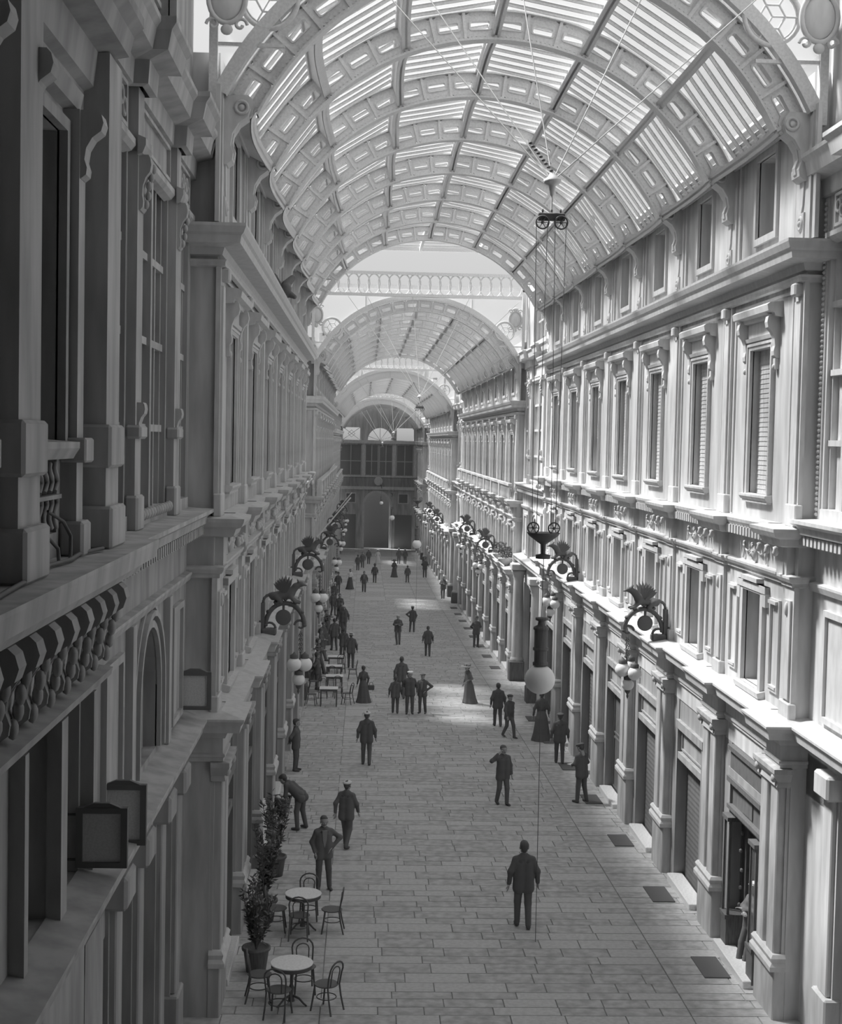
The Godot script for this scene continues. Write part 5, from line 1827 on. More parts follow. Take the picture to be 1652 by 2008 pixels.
		body.append([hp, kn, 0.075, 0.05]); body.append([kn, an, 0.05, 0.034])
		legs.append([hp, kn, 0.098, 0.073]); legs.append([kn, an, 0.072, 0.058])
		legs.append([Vector3(s * 0.06, 0.96, 0), hp, 0.11, 0.1])
		var up := maxf(0.0, an.y - 0.085)
		body.append([an + Vector3(0, -0.03, -0.02), an + Vector3(s * 0.02, -0.05 - up * 0.6, 0.12), 0.035, 0.028])
		shoes.append([an + Vector3(0, -0.035, -0.03), an + Vector3(s * 0.02, -0.052 - up * 0.7, 0.15), 0.046, 0.036])
		shoes.append([an + Vector3(0, 0.0, 0.0), an + Vector3(0, -0.04, 0.02), 0.045, 0.045])
	body.append([U.call(Vector3(0, 1.36, -0.01)), U.call(Vector3(0, 1.47, 0.0)), 0.06, 0.052])
	coat.append([U.call(Vector3(0, 1.40, -0.01)), U.call(Vector3(0, 1.455, -0.01)), 0.085, 0.066])
	var mb := MB.new()
	mb.colored = true
	mb.col = Color(0.12, 0.12, 0.12)
	nets(mb, body, 0.022, 0.03)
	var hc: Vector3 = U.call(Vector3(0, 1.60, 0.02))
	var ht := Transform3D(rot * Basis(Vector3(1, 0, 0), nod - lean * 0.5) * Basis(Vector3.UP, yaw), hc)
	mb.add_mesh(HEAD, ht)
	for s in [-1, 1]:
		var sd: String = "L" if s > 0 else "R"
		var el: Vector3 = U.call(arm[sd][0])
		var wr: Vector3 = U.call(arm[sd][1])
		var dn := (el - wr).normalized()
		var fw := Vector3(0, 0, 1) - dn * dn.z
		if fw.length() < 0.2: fw = Vector3(0, 1, 0) - dn * dn.y
		fw = fw.normalized()
		var sdv := dn.cross(fw)
		var bs := Basis(sdv, dn, fw) * Basis(Vector3.UP, s * 1.3)
		mb.add_mesh(HAND, Transform3D(bs, wr - dn * 0.02))
	var out := {"body": mb.mesh(), "head": ht, "skirt": null}
	mb = MB.new()
	nets(mb, coat, 0.022, 0.05)
	out.coat = mb.mesh()
	if skirt:
		mb = MB.new()
		var rows := [[0.135, 1.06], [0.17, 0.95], [0.215, 0.8], [0.25, 0.55], [0.30, 0.25], [0.36, 0.06], [0.365, 0.015]]
		var seg := 36
		for j in rows.size() - 1:
			for i in seg:
				var f := func(ii: int, jj: int) -> Vector3:
					var a := TAU * ii / seg
					var r: float = rows[jj][0] * (1.0 + 0.05 * sin(a * 9.0) * jj / 6.0)
					return Vector3(cos(a) * r, rows[jj][1], -sin(a) * r * 0.92 - 0.02 * jj)
				mb.quad(f.call(i, j + 1), f.call(i + 1, j + 1), f.call(i + 1, j), f.call(i, j))
		out.skirt = mb.mesh()
	else:
		mb = MB.new()
		nets(mb, legs, 0.022, 0.025)
		out.trousers = mb.mesh()
	mb = MB.new()
	nets(mb, shoes, 0.018, 0.02)
	out.shoes = mb.mesh()
	POSES[called] = out
	return out

func person(label: String, x: float, d: float, height: float, how: String, yaw: float, hat: String, hat_m: String, suit: String, lower := "", shirt := false) -> Node3D:
	var P := pose(how)
	var t := thing("person", label, "person", ground(x, d), deg_to_rad(yaw))
	var k := height / (1.71 if hat == "" else 1.77)
	if how == "stoop": k = height / 1.42
	var size := Basis.IDENTITY.scaled(Vector3(k, k, k))
	if lower == "": lower = suit
	part("body", P.body, M.body, t, Vector3.ZERO, size)
	part("jacket" if P.skirt == null else "bodice", P.coat, M[suit], t, Vector3.ZERO, size)
	if P.skirt: part("skirt", P.skirt, M[lower], t, Vector3.ZERO, size)
	else: part("trousers", P.trousers, M[lower], t, Vector3.ZERO, size)
	part("shoes", P.shoes, M.hair, t, Vector3.ZERO, size)
	var h: Transform3D = P.head
	part("hair", HAIR, M.hair, t, h.origin * k, size * h.basis)
	if shirt:
		var sb := MB.new()
		sb.slab([V(-0.06, 1.42), V(0.06, 1.42), V(0.045, 1.2), V(0.0, 1.02), V(-0.045, 1.2)], 0.02, 0.14)
		part("shirt_front", sb.mesh(), M.cloth_mid, t, Vector3.ZERO, size)
	if hat != "": part("hat", HATS[hat], M[hat_m], t, h.origin * k, size * h.basis * Basis(Vector3(1, 0, 0), -0.08))
	return t

func people() -> void:
	people_parts()
	# label, x, depth, height, pose, turn (0 faces the camera), hat, its stuff, coat, lower garment
	var list := [
		["man in dark suit walking away alone in the foreground, to the right of the middle", 3.43, 28.9, 1.78, "stroll", 180, "", "", "suit_a", "suit_b"],
		["man with open dark jacket and pale shirt front, standing beyond the round tables", -0.76, 31.5, 1.64, "hips", 12, "", "", "suit_b", "suit_a"],
		["man in dark suit and cap reading beside the right doormats, back turned", 6.42, 40.5, 1.74, "reading", 215, "cap", "hair", "suit_a", "suit_a"],
		["stout man in pale cap walking away between café tables and sweeper", 0.22, 45.6, 1.76, "stroll", 180, "cap", "cloth_white", "suit_a", "suit_b"],
		["man with pale cap striding towards the sweeper, left of the middle", -0.3, 35.2, 1.7, "walk", 160, "cap", "cloth_white", "suit_b", "suit_b"],
		["man walking with one hand lifted to his shoulder, right of the middle", 4.09, 40.1, 1.68, "shoulder", 20, "", "", "suit_a", "suit_b"],
		["bareheaded man of the pair walking near the right pavement joint", 5.2, 53.4, 1.62, "stroll", 185, "", "", "suit_a", "suit_a"],
		["shorter companion of the pair, walking just in front of the other", 5.38, 51.0, 1.6, "walk", 30, "cap", "hair", "suit_a", "suit_b"],
		["man in dark suit walking by the right shop doors behind the reader", 6.56, 46.2, 1.7, "stroll", 175, "cap", "hair", "suit_a", "suit_a"],
		["woman in long dark dress half hidden beneath the big globe lamp", 6.5, 50.6, 1.72, "lady", 180, "", "", "suit_a", "suit_a"],
		["woman in long black coat with a bag, right of the square tables", 0.1, 59.0, 1.5, "lady_bag", 200, "", "", "suit_a", "suit_a"],
		["left man of the trio standing in the sunlit patch", 1.38, 56.2, 1.46, "stroll", 180, "", "", "suit_b", "suit_a"],
		["middle man of the trio in the sunlit patch, wearing a white cap", 1.95, 56.1, 1.74, "behind", 0, "cap", "cloth_white", "suit_a", "suit_a"],
		["right man of the trio in the sunlit patch, jacket open on a pale shirt", 2.46, 56.3, 1.62, "hips", 340, "cap", "suit_a", "suit_a", "suit_a"],
		["man partly hidden behind the trio in the sunlit patch", 1.72, 60.2, 1.76, "stroll", 180, "", "", "suit_b", "suit_b"],
		["woman with a broad pale-brimmed hat walking across the sunlit patch", 4.49, 59.1, 1.66, "lady_walk", 300, "wide", "cloth_mid", "suit_c", "suit_b"],
		["heavy man in dark suit walking away, middle distance on the right", 3.55, 76.0, 1.6, "stroll", 180, "", "", "suit_a", "suit_a"],
		["man with peaked cap and raised elbows, farthest of the middle-distance three", 3.12, 88.0, 1.64, "hips", 180, "cap", "suit_a", "suit_a", "suit_a"],
		["man in white cap and dark suit with pale belt, left of the middle-distance three", 2.07, 81.5, 1.7, "folded", 0, "cap", "cloth_white", "suit_a", "suit_b"],
		["bearded man in dark suit standing at the right shop pilasters", 6.5, 80.5, 1.78, "behind", 10, "bowler", "suit_a", "suit_a", "suit_a"],
		["man in straw boater and dark coat with his back turned, past the square tables", -0.52, 70.6, 1.8, "stroll", 180, "boater", "straw", "suit_a", "suit_a"],
		["man in a dark coat beside and behind the straw boater", -0.95, 74.0, 1.72, "folded", 190, "bowler", "suit_a", "suit_a", "suit_a"],
		["tall dark figure in the left crowd beyond the boater man", -1.1, 86.0, 1.82, "stroll", 0, "boater", "straw", "suit_a", "suit_a"],
		["burly dark figure walking at the edge of the left crowd", -1.5, 94.0, 1.8, "walk", 15, "", "", "suit_a", "suit_a"],
		["woman in wide dark hat and long skirt near the left shopfronts", -1.95, 80.5, 1.7, "lady_walk", 60, "wide", "suit_a", "suit_b", "suit_a"],
		["man in the shade behind the square tables, nearer the left wall", -2.05, 73.5, 1.66, "folded", 70, "bowler", "suit_a", "suit_a", "suit_a"],
		["figure in the shade between the left wall and the wide-hatted woman", -2.1, 77.5, 1.62, "behind", 40, "cap", "suit_b", "suit_a", "suit_a"],
		["man walking towards the camera in dark suit and pale tie, left of centre far off", 0.11, 117.5, 1.7, "stroll", 0, "", "", "suit_b", "suit_a"],
		["woman in white blouse and full dark skirt on the far left", -1.05, 119.8, 1.68, "lady", 20, "", "", "cloth_white", "suit_a"],
		["man with back turned, just before the third sunlit patch", 1.06, 127.3, 1.7, "stroll", 180, "bowler", "suit_a", "suit_a", "suit_a"],
		["woman in a swaying dark dress far off, right of the middle", 2.94, 134.0, 1.66, "lady_walk", 180, "wide", "suit_b", "suit_b", "suit_a"],
		["small man seen from behind, right of the woman in the swaying dress", 4.01, 128.0, 1.52, "stroll", 190, "", "", "suit_b", "suit_b"],
		["stout man in a broad coat far off by the right shops", 5.84, 134.3, 1.85, "behind", 0, "bowler", "suit_a", "suit_a", "suit_a"],
		["figure against the far right pilasters, nearer than the stout man", 6.4, 113.0, 1.7, "folded", 350, "", "", "suit_c", "suit_b"],
		["man far off on the left, nearer one of two dark figures side by side", -0.52, 142.0, 1.6, "stroll", 180, "cap", "suit_b", "suit_b", "suit_b"],
		["man far off on the left, farther one of two dark figures side by side", -0.05, 146.0, 1.6, "stroll", 0, "", "", "suit_c", "suit_b"],
		["man in pale cap far off, left of the woman in white", 0.58, 152.0, 1.64, "stroll", 180, "cap", "cloth_white", "suit_b", "suit_b"],
		["woman in a white dress far off before the end wall", 1.57, 153.0, 1.55, "lady", 0, "wide", "cloth_white", "cloth_white", "cloth_white"],
		["left of two men in white caps far off on the right", 3.83, 153.0, 1.74, "stroll", 180, "cap", "cloth_white", "suit_c", "suit_b"],
		["right of two men in white caps far off on the right", 4.5, 153.2, 1.64, "stroll", 170, "cap", "cloth_white", "suit_b", "suit_b"],
		["man with folded arms leaning back beside the shrubs on the left", -1.93, 30.3, 1.66, "folded", 250, "cap", "suit_a", "suit_a", "suit_a"],
		["stooping sweeper bent over a long broom on the left", -1.5, 37.0, 1.38, "stoop", 240, "", "", "suit_a", "suit_b"],
		["figure standing in the left doorway beyond the basket", -2.0, 44.5, 1.62, "behind", 80, "", "", "suit_a", "suit_a"],
		["shopkeeper in pale cap standing in the nearest right shop doorway", 7.55, 26.6, 1.68, "folded", 290, "cap", "cloth_white", "suit_b", "suit_b"],
		["seated-height dark figure in the far left crowd, nearer of two", -2.0, 98.0, 1.7, "stroll", 30, "bowler", "suit_a", "suit_a", "suit_a"],
		["dark figure in the far left crowd by the wall lamps", -2.1, 106.0, 1.72, "walk", 10, "boater", "straw", "suit_b", "suit_a"],
		["dark figure standing against the left wall behind the nearest square table", -1.95, 62.6, 1.66, "behind", 90, "bowler", "suit_a", "suit_a", "suit_a"],
		["dark figure by the left wall level with the second square table, hat brim wide", -2.0, 65.5, 1.6, "lady", 80, "wide", "suit_a", "suit_a", "suit_a"],
		["bareheaded figure by the left wall level with the third square table", -2.0, 68.0, 1.7, "folded", 100, "", "", "suit_a", "suit_b"],
		["figure among the left crowd, just behind the dark coat beside the boater", -1.5, 78.0, 1.74, "stroll", 200, "", "", "suit_a", "suit_a"],
		["figure among the left crowd, between tall boater man and burly walker", -1.3, 90.0, 1.7, "behind", 350, "bowler", "suit_a", "suit_a", "suit_a"],
		["figure at the left wall under the first lamp of the second stretch", -2.05, 84.0, 1.7, "folded", 60, "cap", "suit_a", "suit_a", "suit_a"],
		["figure far left of the woman in the white blouse", -2.0, 116.0, 1.72, "stroll", 0, "bowler", "suit_a", "suit_a", "suit_a"]]
	for p in list: person(p[0], p[1], p[2], p[3], p[4], p[5], p[6], p[7], p[8], p[9], String(p[0]).contains("shirt") or String(p[0]).contains("tie"))
	# what some of them carry
	var bag := thing("handbag", "black handbag held by the woman in the long black coat", "bag", ground(0.1, 59.0) + Vector3(0.33, 0.52, 0.0))
	var mb := MB.new()
	mb.cbox(-0.13, 0.13, 0, 0.2, -0.06, 0.06, 0.02)
	part("bag_body", mb.mesh(), M.hair, bag)
	mb = MB.new()
	mb.tube([Vector3(-0.08, 0.2, 0), Vector3(-0.06, 0.3, 0), Vector3(0.0, 0.33, 0), Vector3(0.06, 0.3, 0), Vector3(0.08, 0.2, 0)], 0.01, 5)
	part("handle", mb.mesh(), M.hair, bag)
	var br := thing("broom", "long-handled birch broom pushed by the stooping sweeper", "broom", ground(-1.85, 36.9))
	mb = MB.new()
	mb.tube([Vector3(0.17, 1.0, -0.36), Vector3(-0.26, 0.32, 0.42)], 0.016, 6)
	part("handle", mb.mesh(), M.dark_wood, br)
	mb = MB.new()
	for k in 30:
		var a := k * 2.4
		mb.tube([Vector3(-0.24, 0.36, 0.39), Vector3(-0.42 + 0.13 * cos(a), 0.01, 0.74 + 0.13 * sin(a))], 0.008, 4)
	stuff(part("bristles", mb.mesh(), M.dark_wood, br))
	var bk := thing("paper", "white sheet held by the man reading beside the doormats", "paper", ground(6.42, 40.5))
	mb = MB.new()
	mb.t = Transform3D(Basis(Vector3.UP, deg_to_rad(215)), Vector3.ZERO)
	mb.cbox(-0.14, 0.14, 1.03, 1.045, 0.3, 0.5, 0.003)
	part("sheet", mb.mesh(), M.cloth_white, bk)

# ------------------------------------------------------------------ café furniture
func furniture() -> void:
	# bentwood chair facing +z
	var ch := thing("bentwood_chair", "chair", "chair", Vector3.ZERO, 0.0, "bentwood chairs at the café tables")
	var mb := MB.new()
	mb.lathe([V(0, 0.45), V(0.2, 0.45), V(0.215, 0.462), V(0.2, 0.475), V(0, 0.47)], 24)
	part("seat", mb.mesh(), M.bentwood, ch)
	for s in [-1, 1]:
		mb = MB.new()
		mb.tube([Vector3(s * 0.15, 0.455, 0.13), Vector3(s * 0.165, 0.25, 0.155), Vector3(s * 0.185, 0.0, 0.19)], 0.017, 7)
		part("leg", mb.mesh(), M.bentwood, ch)
	mb = MB.new()
	var hoop := [Vector3(-0.19, 0, -0.25), Vector3(-0.175, 0.25, -0.19), Vector3(-0.17, 0.45, -0.16), Vector3(-0.185, 0.65, -0.19)]
	for k in 9:
		var a := PI - PI * k / 8.0
		hoop.append(Vector3(cos(a) * 0.19, 0.74 + sin(a) * 0.16, -0.215 - 0.02 * sin(a)))
	hoop.append_array([Vector3(0.185, 0.65, -0.19), Vector3(0.17, 0.45, -0.16), Vector3(0.175, 0.25, -0.19), Vector3(0.19, 0, -0.25)])
	mb.tube(hoop, 0.016, 7)
	part("back_frame", mb.mesh(), M.bentwood, ch)
	mb = MB.new()
	hoop = [Vector3(-0.1, 0.46, -0.165), Vector3(-0.11, 0.62, -0.19)]
	for k in 7:
		var a := PI - PI * k / 6.0
		hoop.append(Vector3(cos(a) * 0.115, 0.71 + sin(a) * 0.1, -0.205))
	hoop.append_array([Vector3(0.11, 0.62, -0.19), Vector3(0.1, 0.46, -0.165)])
	mb.tube(hoop, 0.012, 6)
	part("inner_hoop", mb.mesh(), M.bentwood, ch)
	mb = MB.new()
	mb.t = Transform3D(Basis(Vector3(1, 0, 0), PI / 2), Vector3(0, 0.24, -0.01))
	mb.ring(0.17, 0.01, 20, 5)
	part("stretcher_ring", mb.mesh(), M.bentwood, ch)
	var T1 := Vector2(-1.11, 24.55)
	var T2 := Vector2(-1.09, 28.7)
	var spots := [
		["chair at the nearest round table, on its left, its back to the shrubs", -1.68, 24.75, 95],
		["chair behind the nearest round table, facing the camera", -0.92, 25.15, 10],
		["chair on the right of the nearest round table, turned three-quarters", -0.5, 24.3, 235],
		["chair tucked in front of the nearest round table, back to the camera", -1.3, 24.02, 165],
		["chair on the left of the second round table, seen from the side", -1.62, 28.6, 90],
		["chair behind the second round table, facing the camera", -1.0, 29.35, 0],
		["chair on the right of the second round table, seen from the side", -0.5, 28.55, 268],
		["chair tucked in front of the second round table, back to the camera", -1.14, 28.15, 178],
		["chair at the left end of the square tables", -2.0, 58.0, 80],
		["chair at the right end of the nearest square table, tilted away", -0.55, 58.4, 250],
		["lone chair standing right of the farther square tables, beside the boater man", -0.4, 66.4, 270],
		["chair between the first and second square tables, left one", -1.6, 60.0, 0],
		["chair between the first and second square tables, right one", -0.95, 60.1, 10],
		["chair behind the third square table, back to the camera", -1.3, 64.2, 180],
		["chair at the left of the second square table", -2.05, 62.0, 85],
		["chair behind the farthest square table", -0.95, 68.4, 0]]
	for i in spots.size():
		var q = spots[i]
		var o: Node3D = ch if i == 0 else copy(ch, q[0], Vector3.ZERO)
		o.set_meta("label", q[0])
		o.position = ground(q[1], q[2])
		o.rotation.y = deg_to_rad(q[3])
	for q in [[T1, "nearest round café table with a white marble top"], [T2, "second round café table with a white marble top, farther back"]]:
		var t := thing("round_table", q[1], "table", ground(q[0].x, q[0].y), 0.0, "round café tables")
		mb = MB.new()
		mb.lathe([V(0, 0.725), V(0.36, 0.725), V(0.372, 0.732), V(0.372, 0.744), V(0.362, 0.75), V(0, 0.75)], 40)
		part("marble_top", mb.mesh(), M.marble, t)
		mb = MB.new()
		mb.lathe([V(0.34, 0.66), V(0.36, 0.66), V(0.36, 0.725), V(0.34, 0.725)], 36)
		part("apron", mb.mesh(), M.bentwood, t)
		mb = MB.new()
		mb.lathe([V(0.06, 0.06), V(0.05, 0.12), V(0.03, 0.18), V(0.05, 0.3), V(0.028, 0.36), V(0.028, 0.6), V(0.07, 0.7), V(0.12, 0.725)], 14)
		part("pedestal", mb.mesh(), M.iron, t)
		for k in 3:
			mb = MB.new()
			var a := TAU * k / 3 + 0.4
			var u := Vector3(cos(a), 0, sin(a))
			mb.tube([u * 0.03 + Vector3(0, 0.16, 0), u * 0.15 + Vector3(0, 0.13, 0), u * 0.24 + Vector3(0, 0.05, 0), u * 0.3 + Vector3(0, 0.015, 0)], 0.022, 6, false, 0.015)
			part("foot", mb.mesh(), M.iron, t)
	for q in [[-1.3, 57.9, "nearest square café table in the row before the boater man"], [-1.15, 61.8, "second square café table in the row"], [-1.25, 65.4, "third square café table in the row"], [-1.25, 69.2, "farthest square café table in the row"]]:
		var t := thing("square_table", q[2], "table", ground(q[0], q[1]), 0.0, "square café tables in a row")
		mb = MB.new()
		mb.cbox(-0.38, 0.38, 0.72, 0.75, -0.3, 0.3, 0.006)
		part("marble_top", mb.mesh(), M.marble, t)
		mb = MB.new()
		mb.box(-0.35, 0.35, 0.64, 0.72, -0.27, 0.27)
		part("apron", mb.mesh(), M.bentwood, t)
		for sx in [-1, 1]:
			for sz in [-1, 1]:
				mb = MB.new()
				mb.cbox(sx * 0.32 - 0.025, sx * 0.32 + 0.025, 0, 0.66, sz * 0.24 - 0.025, sz * 0.24 + 0.025, 0.005)
				part("leg", mb.mesh(), M.bentwood, t)

# ------------------------------------------------------------------ small things
func small_things() -> void:
	# doormats before the shops on the right
	var mb := MB.new()
	mb.cbox(-0.25, 0.25, 0.0, 0.025, -0.58, 0.58, 0.008)
	var mat_mesh := mb.mesh()
	var names := ["nearest", "second", "third", "fourth", "fifth", "sixth", "seventh", "eighth"]
	for sec in 2:
		for k in [7, 8][sec]:
			var d: float = [24.15, 69.2][sec] + (k + 0.5) * B
			var o := part("doormat", mat_mesh, M.doormat, self, ground(6.77, d) + Vector3(0, 0.002, 0))
			o.rotation.x = -atan2(floor_y(d - 1) - floor_y(d + 1), 2.0)
			o.set_meta("label", "%s dark doormat of the %s row along the right shop thresholds" % [names[k], "nearer" if sec == 0 else "farther"])
			o.set_meta("category", "doormat")
			o.set_meta("group", "doormats along the right shops")
	# framed boards standing out from the left wall
	for q in [[23.2, -3.83, 0.62, "farthest framed board on the left wall, its face pale with faint scrawl"], [16.3, -4.0, 0.70, "larger framed board on the left wall, partly hidden behind the nearest one"], [15.0, -3.93, 0.64, "nearest framed board on the left wall, low above the lower ledge"]]:
		var t := thing("hanging_sign", q[3], "sign", Vector3(XL - 0.45, EYE + q[1], -q[0]), 0.0, "framed boards on the left wall")
		var h: float = q[2]
		mb = MB.new()
		mb.t = Transform3D(Basis.IDENTITY, Vector3(0.25, -h / 2, 0))
		var fr := [V(-0.27, -h / 2), V(0.27, -h / 2), V(0.27, h / 2), V(-0.27, h / 2)]
		var ins := [V(-0.2, -h / 2 + 0.06), V(0.2, -h / 2 + 0.06), V(0.2, h / 2 - 0.06), V(-0.2, h / 2 - 0.06)]
		mb.frame(fr, ins, -0.04, 0.04)
		mb.slab([V(-0.2, h / 2), V(0.2, h / 2), V(0.08, h / 2 + 0.05), V(-0.08, h / 2 + 0.05)], -0.03, 0.03)
		part("frame", mb.mesh(), M.bentwood, t)
		mb = MB.new()
		mb.box(0.05, 0.45, -h + 0.05, -0.05, -0.015, 0.015)
		part("board_face", mb.mesh(), M.board, t)
		mb = MB.new()
		for y in [-0.08, -h + 0.08]: mb.tube([Vector3(-0.2, y, 0), Vector3(0.0, y, 0)], 0.015, 5)
		part("bracket", mb.mesh(), M.iron, t)
	# shrubs in tubs along the left shopfront
	var rng := RandomNumberGenerator.new()
	rng.seed = 77
	for q in [[-1.85, 26.2, 1.75, "nearest dark potted oleander beside the left pilaster"], [-1.9, 29.2, 2.1, "middle dark potted oleander with pale blossoms, on the left"], [-1.9, 32.6, 1.9, "farthest of the three potted oleanders on the left"]]:
		var t := thing("potted_shrub", q[3], "plant", ground(q[0], q[1]), 0.0, "potted oleanders by the left shopfront")
		mb = MB.new()
		mb.lathe([V(0, 0), V(0.18, 0), V(0.24, 0.42), V(0.27, 0.42), V(0.27, 0.47), V(0.23, 0.47), V(0.2, 0.42), V(0, 0.42)], 18)
		part("tub", mb.mesh(), M.dark_wood, t)
		mb = MB.new()
		var lf := MB.new()
		var fl := MB.new()
		for k in 16:
			var a := rng.randf() * TAU
			var tip := Vector3(cos(a) * rng.randf_range(0.08, 0.36), rng.randf_range(0.6, 1.0) * q[2], sin(a) * rng.randf_range(0.08, 0.4))
			var mid := tip * 0.5 + Vector3(0, 0.15, 0)
			mb.tube([Vector3(0, 0.42, 0), mid, tip], 0.014, 5, false, 0.006)
			for m in 46:
				var f := rng.randf_range(0.25, 1.05)
				var at := Vector3(0, 0.42, 0).lerp(mid, f * 2) if f < 0.5 else mid.lerp(tip, f * 2 - 1)
				var u := Vector3(rng.randf_range(-1, 1), rng.randf_range(-0.2, 1), rng.randf_range(-1, 1)).normalized()
				var s := u.cross(Vector3(rng.randf_range(-1, 1), rng.randf_range(-1, 1), rng.randf_range(-1, 1))).normalized()
				var ln := rng.randf_range(0.1, 0.17)
				lf.quad(at, at + u * ln * 0.5 + s * 0.02, at + u * ln, at + u * ln * 0.5 - s * 0.02)
			if rng.randf() < 0.5:
				for m in 5: fl.ball(tip + Vector3(rng.randf_range(-0.05, 0.05), rng.randf_range(-0.03, 0.05), rng.randf_range(-0.05, 0.05)), Vector3(0.02, 0.018, 0.02), 6, 4)
		part("stems", mb.mesh(), M.dark_wood, t)
		stuff(part("foliage", lf.mesh(), M.leaf, t))
		stuff(part("blossoms", fl.mesh(), M.cloth_mid, t))
	# basket by the sweeper
	var bk := thing("basket", "dark basket of crumpled white paper beside the left wall", "basket", ground(-2.1, 38.9))
	mb = MB.new()
	mb.lathe([V(0, 0), V(0.17, 0), V(0.26, 0.4), V(0.28, 0.41), V(0.27, 0.44), V(0.24, 0.42), V(0.16, 0.04), V(0, 0.03)], 20)
	for k in 5: mb.t = Transform3D.IDENTITY
	part("basket_body", mb.mesh(), M.bentwood, bk)
	for s in [-1, 1]:
		mb = MB.new()
		mb.tube([Vector3(s * 0.25, 0.42, -0.07), Vector3(s * 0.29, 0.52, -0.03), Vector3(s * 0.29, 0.52, 0.03), Vector3(s * 0.25, 0.42, 0.07)], 0.014, 5)
		part("handle", mb.mesh(), M.bentwood, bk)
	mb = MB.new()
	for k in 9: mb.ball(Vector3(0.12 * cos(k * 2.3), 0.4 + 0.02 * (k % 3), 0.12 * sin(k * 2.3)), Vector3(0.06, 0.04, 0.05), 6, 4)
	stuff(part("paper_scraps", mb.mesh(), M.straw, bk))
	# shields at the corners of the stretches
	for q in [[-2.36, 23.5, 0.0, "stone cartouche shield at the upper left corner of the nearest arch"], [7.3, 23.5, 0.0, "stone cartouche shield at the upper right corner of the nearest arch"], [-2.45, 68.9, -1.15, "stone cartouche shield left of the second arch"], [7.1, 68.9, -1.15, "stone cartouche shield right of the second arch"]]:
		var t := thing("cartouche", q[3], "ornament", Vector3(q[0], EYE + 7.05 + q[2], -q[1]), 0.0, "cartouche shields beside the arches")
		mb = MB.new()
		mb.ball(Vector3.ZERO, Vector3(0.27, 0.36, 0.1), 18, 10)
		part("shield", mb.mesh(), M.trim, t)
		mb = MB.new()
		var pts := []
		for k in 24: pts.append(Vector3(cos(TAU * k / 24) * 0.3, sin(TAU * k / 24) * 0.4, 0.03))
		mb.tube(pts, 0.045, 6, true)
		for s in [-1, 1]:
			for y in [-0.42, 0.4]:
				var sp := []
				for k in 12: sp.append(Vector3(s * (0.22 + cos(k * 0.55) * (0.11 - 0.007 * k)), y + sin(k * 0.55) * (0.11 - 0.007 * k), 0.03))
				mb.tube(sp, 0.03, 5)
		mb.ball(Vector3(0, 0.5, 0.03), Vector3(0.14, 0.09, 0.07), 10, 6)
		mb.ball(Vector3(0, -0.5, 0.03), Vector3(0.1, 0.09, 0.06), 10, 6)
		mb.box(-0.1, 0.1, -0.3, 0.3, -0.5, 0.0)
		part("scroll_frame", mb.mesh(), M.trim, t)
	# a dark lumpy thing on the left cornice
	var ev := thing("dark_bundle", "small dark lumpy object resting on the left cornice", "bundle", Vector3(XL + 0.3, EYE + 3.5, -36.9))
	mb = MB.new()
	nets(mb, [[Vector3(-0.1, 0.15, -0.2), Vector3(0.1, 0.3, 0.2), 0.16, 0.14], [Vector3(0.1, 0.4, 0.1), Vector3(0.25, 0.6, -0.1), 0.12, 0.08], [Vector3(-0.1, 0.35, -0.1), Vector3(-0.2, 0.62, 0.1), 0.12, 0.07], [Vector3(0.15, 0.2, 0), Vector3(0.32, 0.1, 0.1), 0.1, 0.06], [Vector3(0, 0.1, 0), Vector3(0, 0.05, 0.1), 0.15, 0.1]], 0.03, 0.05)
	part("bundle", mb.mesh(), M.iron, ev)
	# flagpoles slanting out from the left façade
	for q in [[73.0, -5.1, 1.75, 2.1, "long bare pole slanting out low on the left, past the first tables"], [96.0, -5.6, 1.6, 2.0, "second bare pole slanting out low on the left, farther off"], [87.0, -2.4, 0.6, 0.9, "short white pole slanting out high on the left façade"]]:
		var t := thing("flagpole", q[4], "pole", Vector3(XL + 0.05, EYE + q[1], -q[0]), 0.0, "poles slanting out from the left façade")
		mb = MB.new()
		mb.tube([Vector3(0, 0, 0), Vector3(q[2], q[3], -0.6)], 0.035, 7)
		part("pole", mb.mesh(), M.trim, t)
		mb = MB.new()
		mb.ball(Vector3(0, 0, 0), Vector3(0.08, 0.1, 0.08), 8, 6)
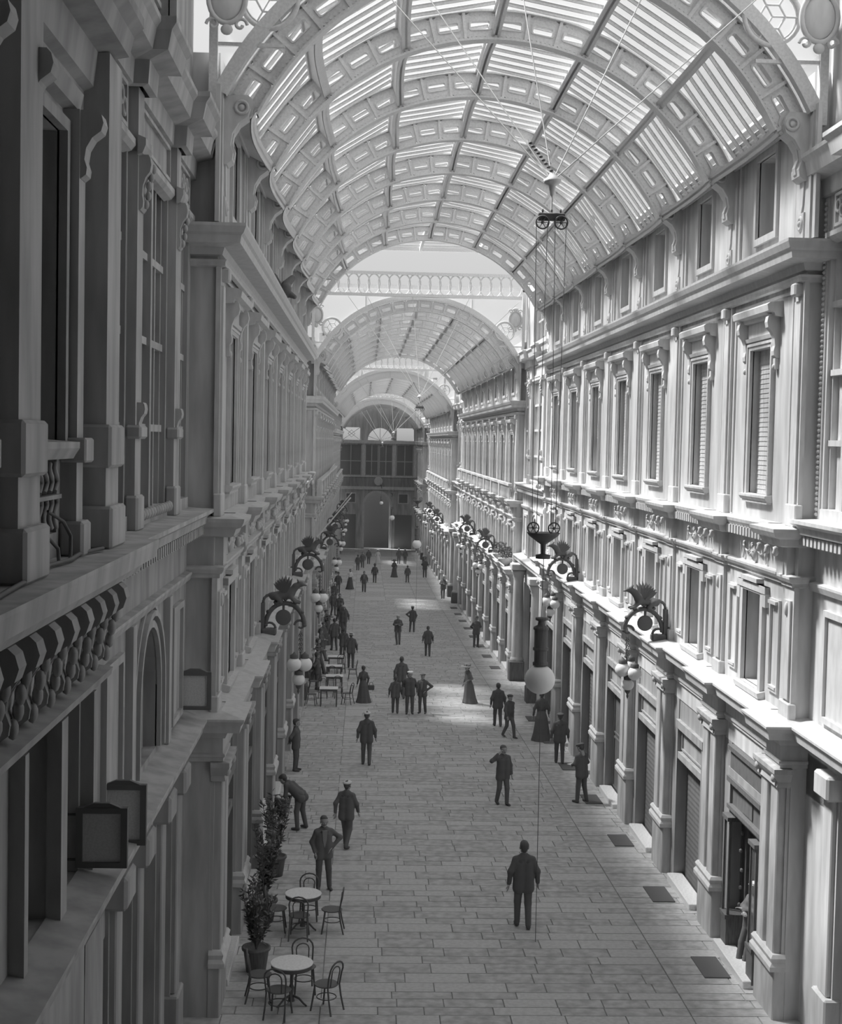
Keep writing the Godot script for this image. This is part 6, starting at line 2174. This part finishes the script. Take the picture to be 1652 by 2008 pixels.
		part("socket", mb.mesh(), M.iron, t)
	# stone bowls of plants on the right cornice of the second stretch
	for q in [[70.3, "nearer pale flower bowl on the right cornice by the second crossing"], [73.4, "farther pale flower bowl on the right cornice by the second crossing"]]:
		var t := thing("flower_bowl", q[1], "plant pot", Vector3(XR - 0.3, EYE - 1.45 - 4.68, -q[0]), 0.0, "flower bowls on the right cornice")
		mb = MB.new()
		mb.lathe([V(0, 0), V(0.12, 0), V(0.1, 0.06), V(0.3, 0.2), V(0.42, 0.36), V(0.44, 0.42), V(0.38, 0.42), V(0, 0.38)], 20)
		part("bowl", mb.mesh(), M.trim, t)
		mb = MB.new()
		for k in 260:
			var at := Vector3(rng.randf_range(-0.35, 0.35), rng.randf_range(0.4, 0.95), rng.randf_range(-0.35, 0.35))
			var u := Vector3(rng.randf_range(-1, 1), rng.randf_range(-0.3, 1), rng.randf_range(-1, 1)).normalized()
			var s := u.cross(Vector3(0.3, 0.5, 0.8)).normalized()
			mb.quad(at, at + u * 0.07 + s * 0.03, at + u * 0.14, at + u * 0.07 - s * 0.03)
		stuff(part("foliage", mb.mesh(), M.leaf, t))
	# loose cable on the nearest left ledge
	var cb := thing("cable", "dark loose cable trailing along the nearest left ledge", "cable", Vector3(XL - 0.45, EYE - 1.18, 0))
	mb = MB.new()
	mb.tube([Vector3(0.42, 0.01, -9.5), Vector3(0.34, 0.01, -10.6), Vector3(0.3, 0.02, -11.6), Vector3(0.2, 0.02, -12.6), Vector3(0.26, 0.02, -13.2), Vector3(0.2, 0.02, -14.0), Vector3(0.3, 0.02, -14.6)], 0.022, 6)
	mb.tube([Vector3(0.22, 0.02, -12.9), Vector3(0.2, 0.14, -12.95), Vector3(0.15, 0.24, -12.8), Vector3(0.06, 0.26, -12.55)], 0.018, 6)
	mb.tube([Vector3(0.22, 0.02, -13.4), Vector3(0.2, 0.22, -13.5), Vector3(0.15, 0.36, -13.4), Vector3(0.05, 0.46, -13.2)], 0.018, 6)
	part("cable_run", mb.mesh(), M.iron, cb)
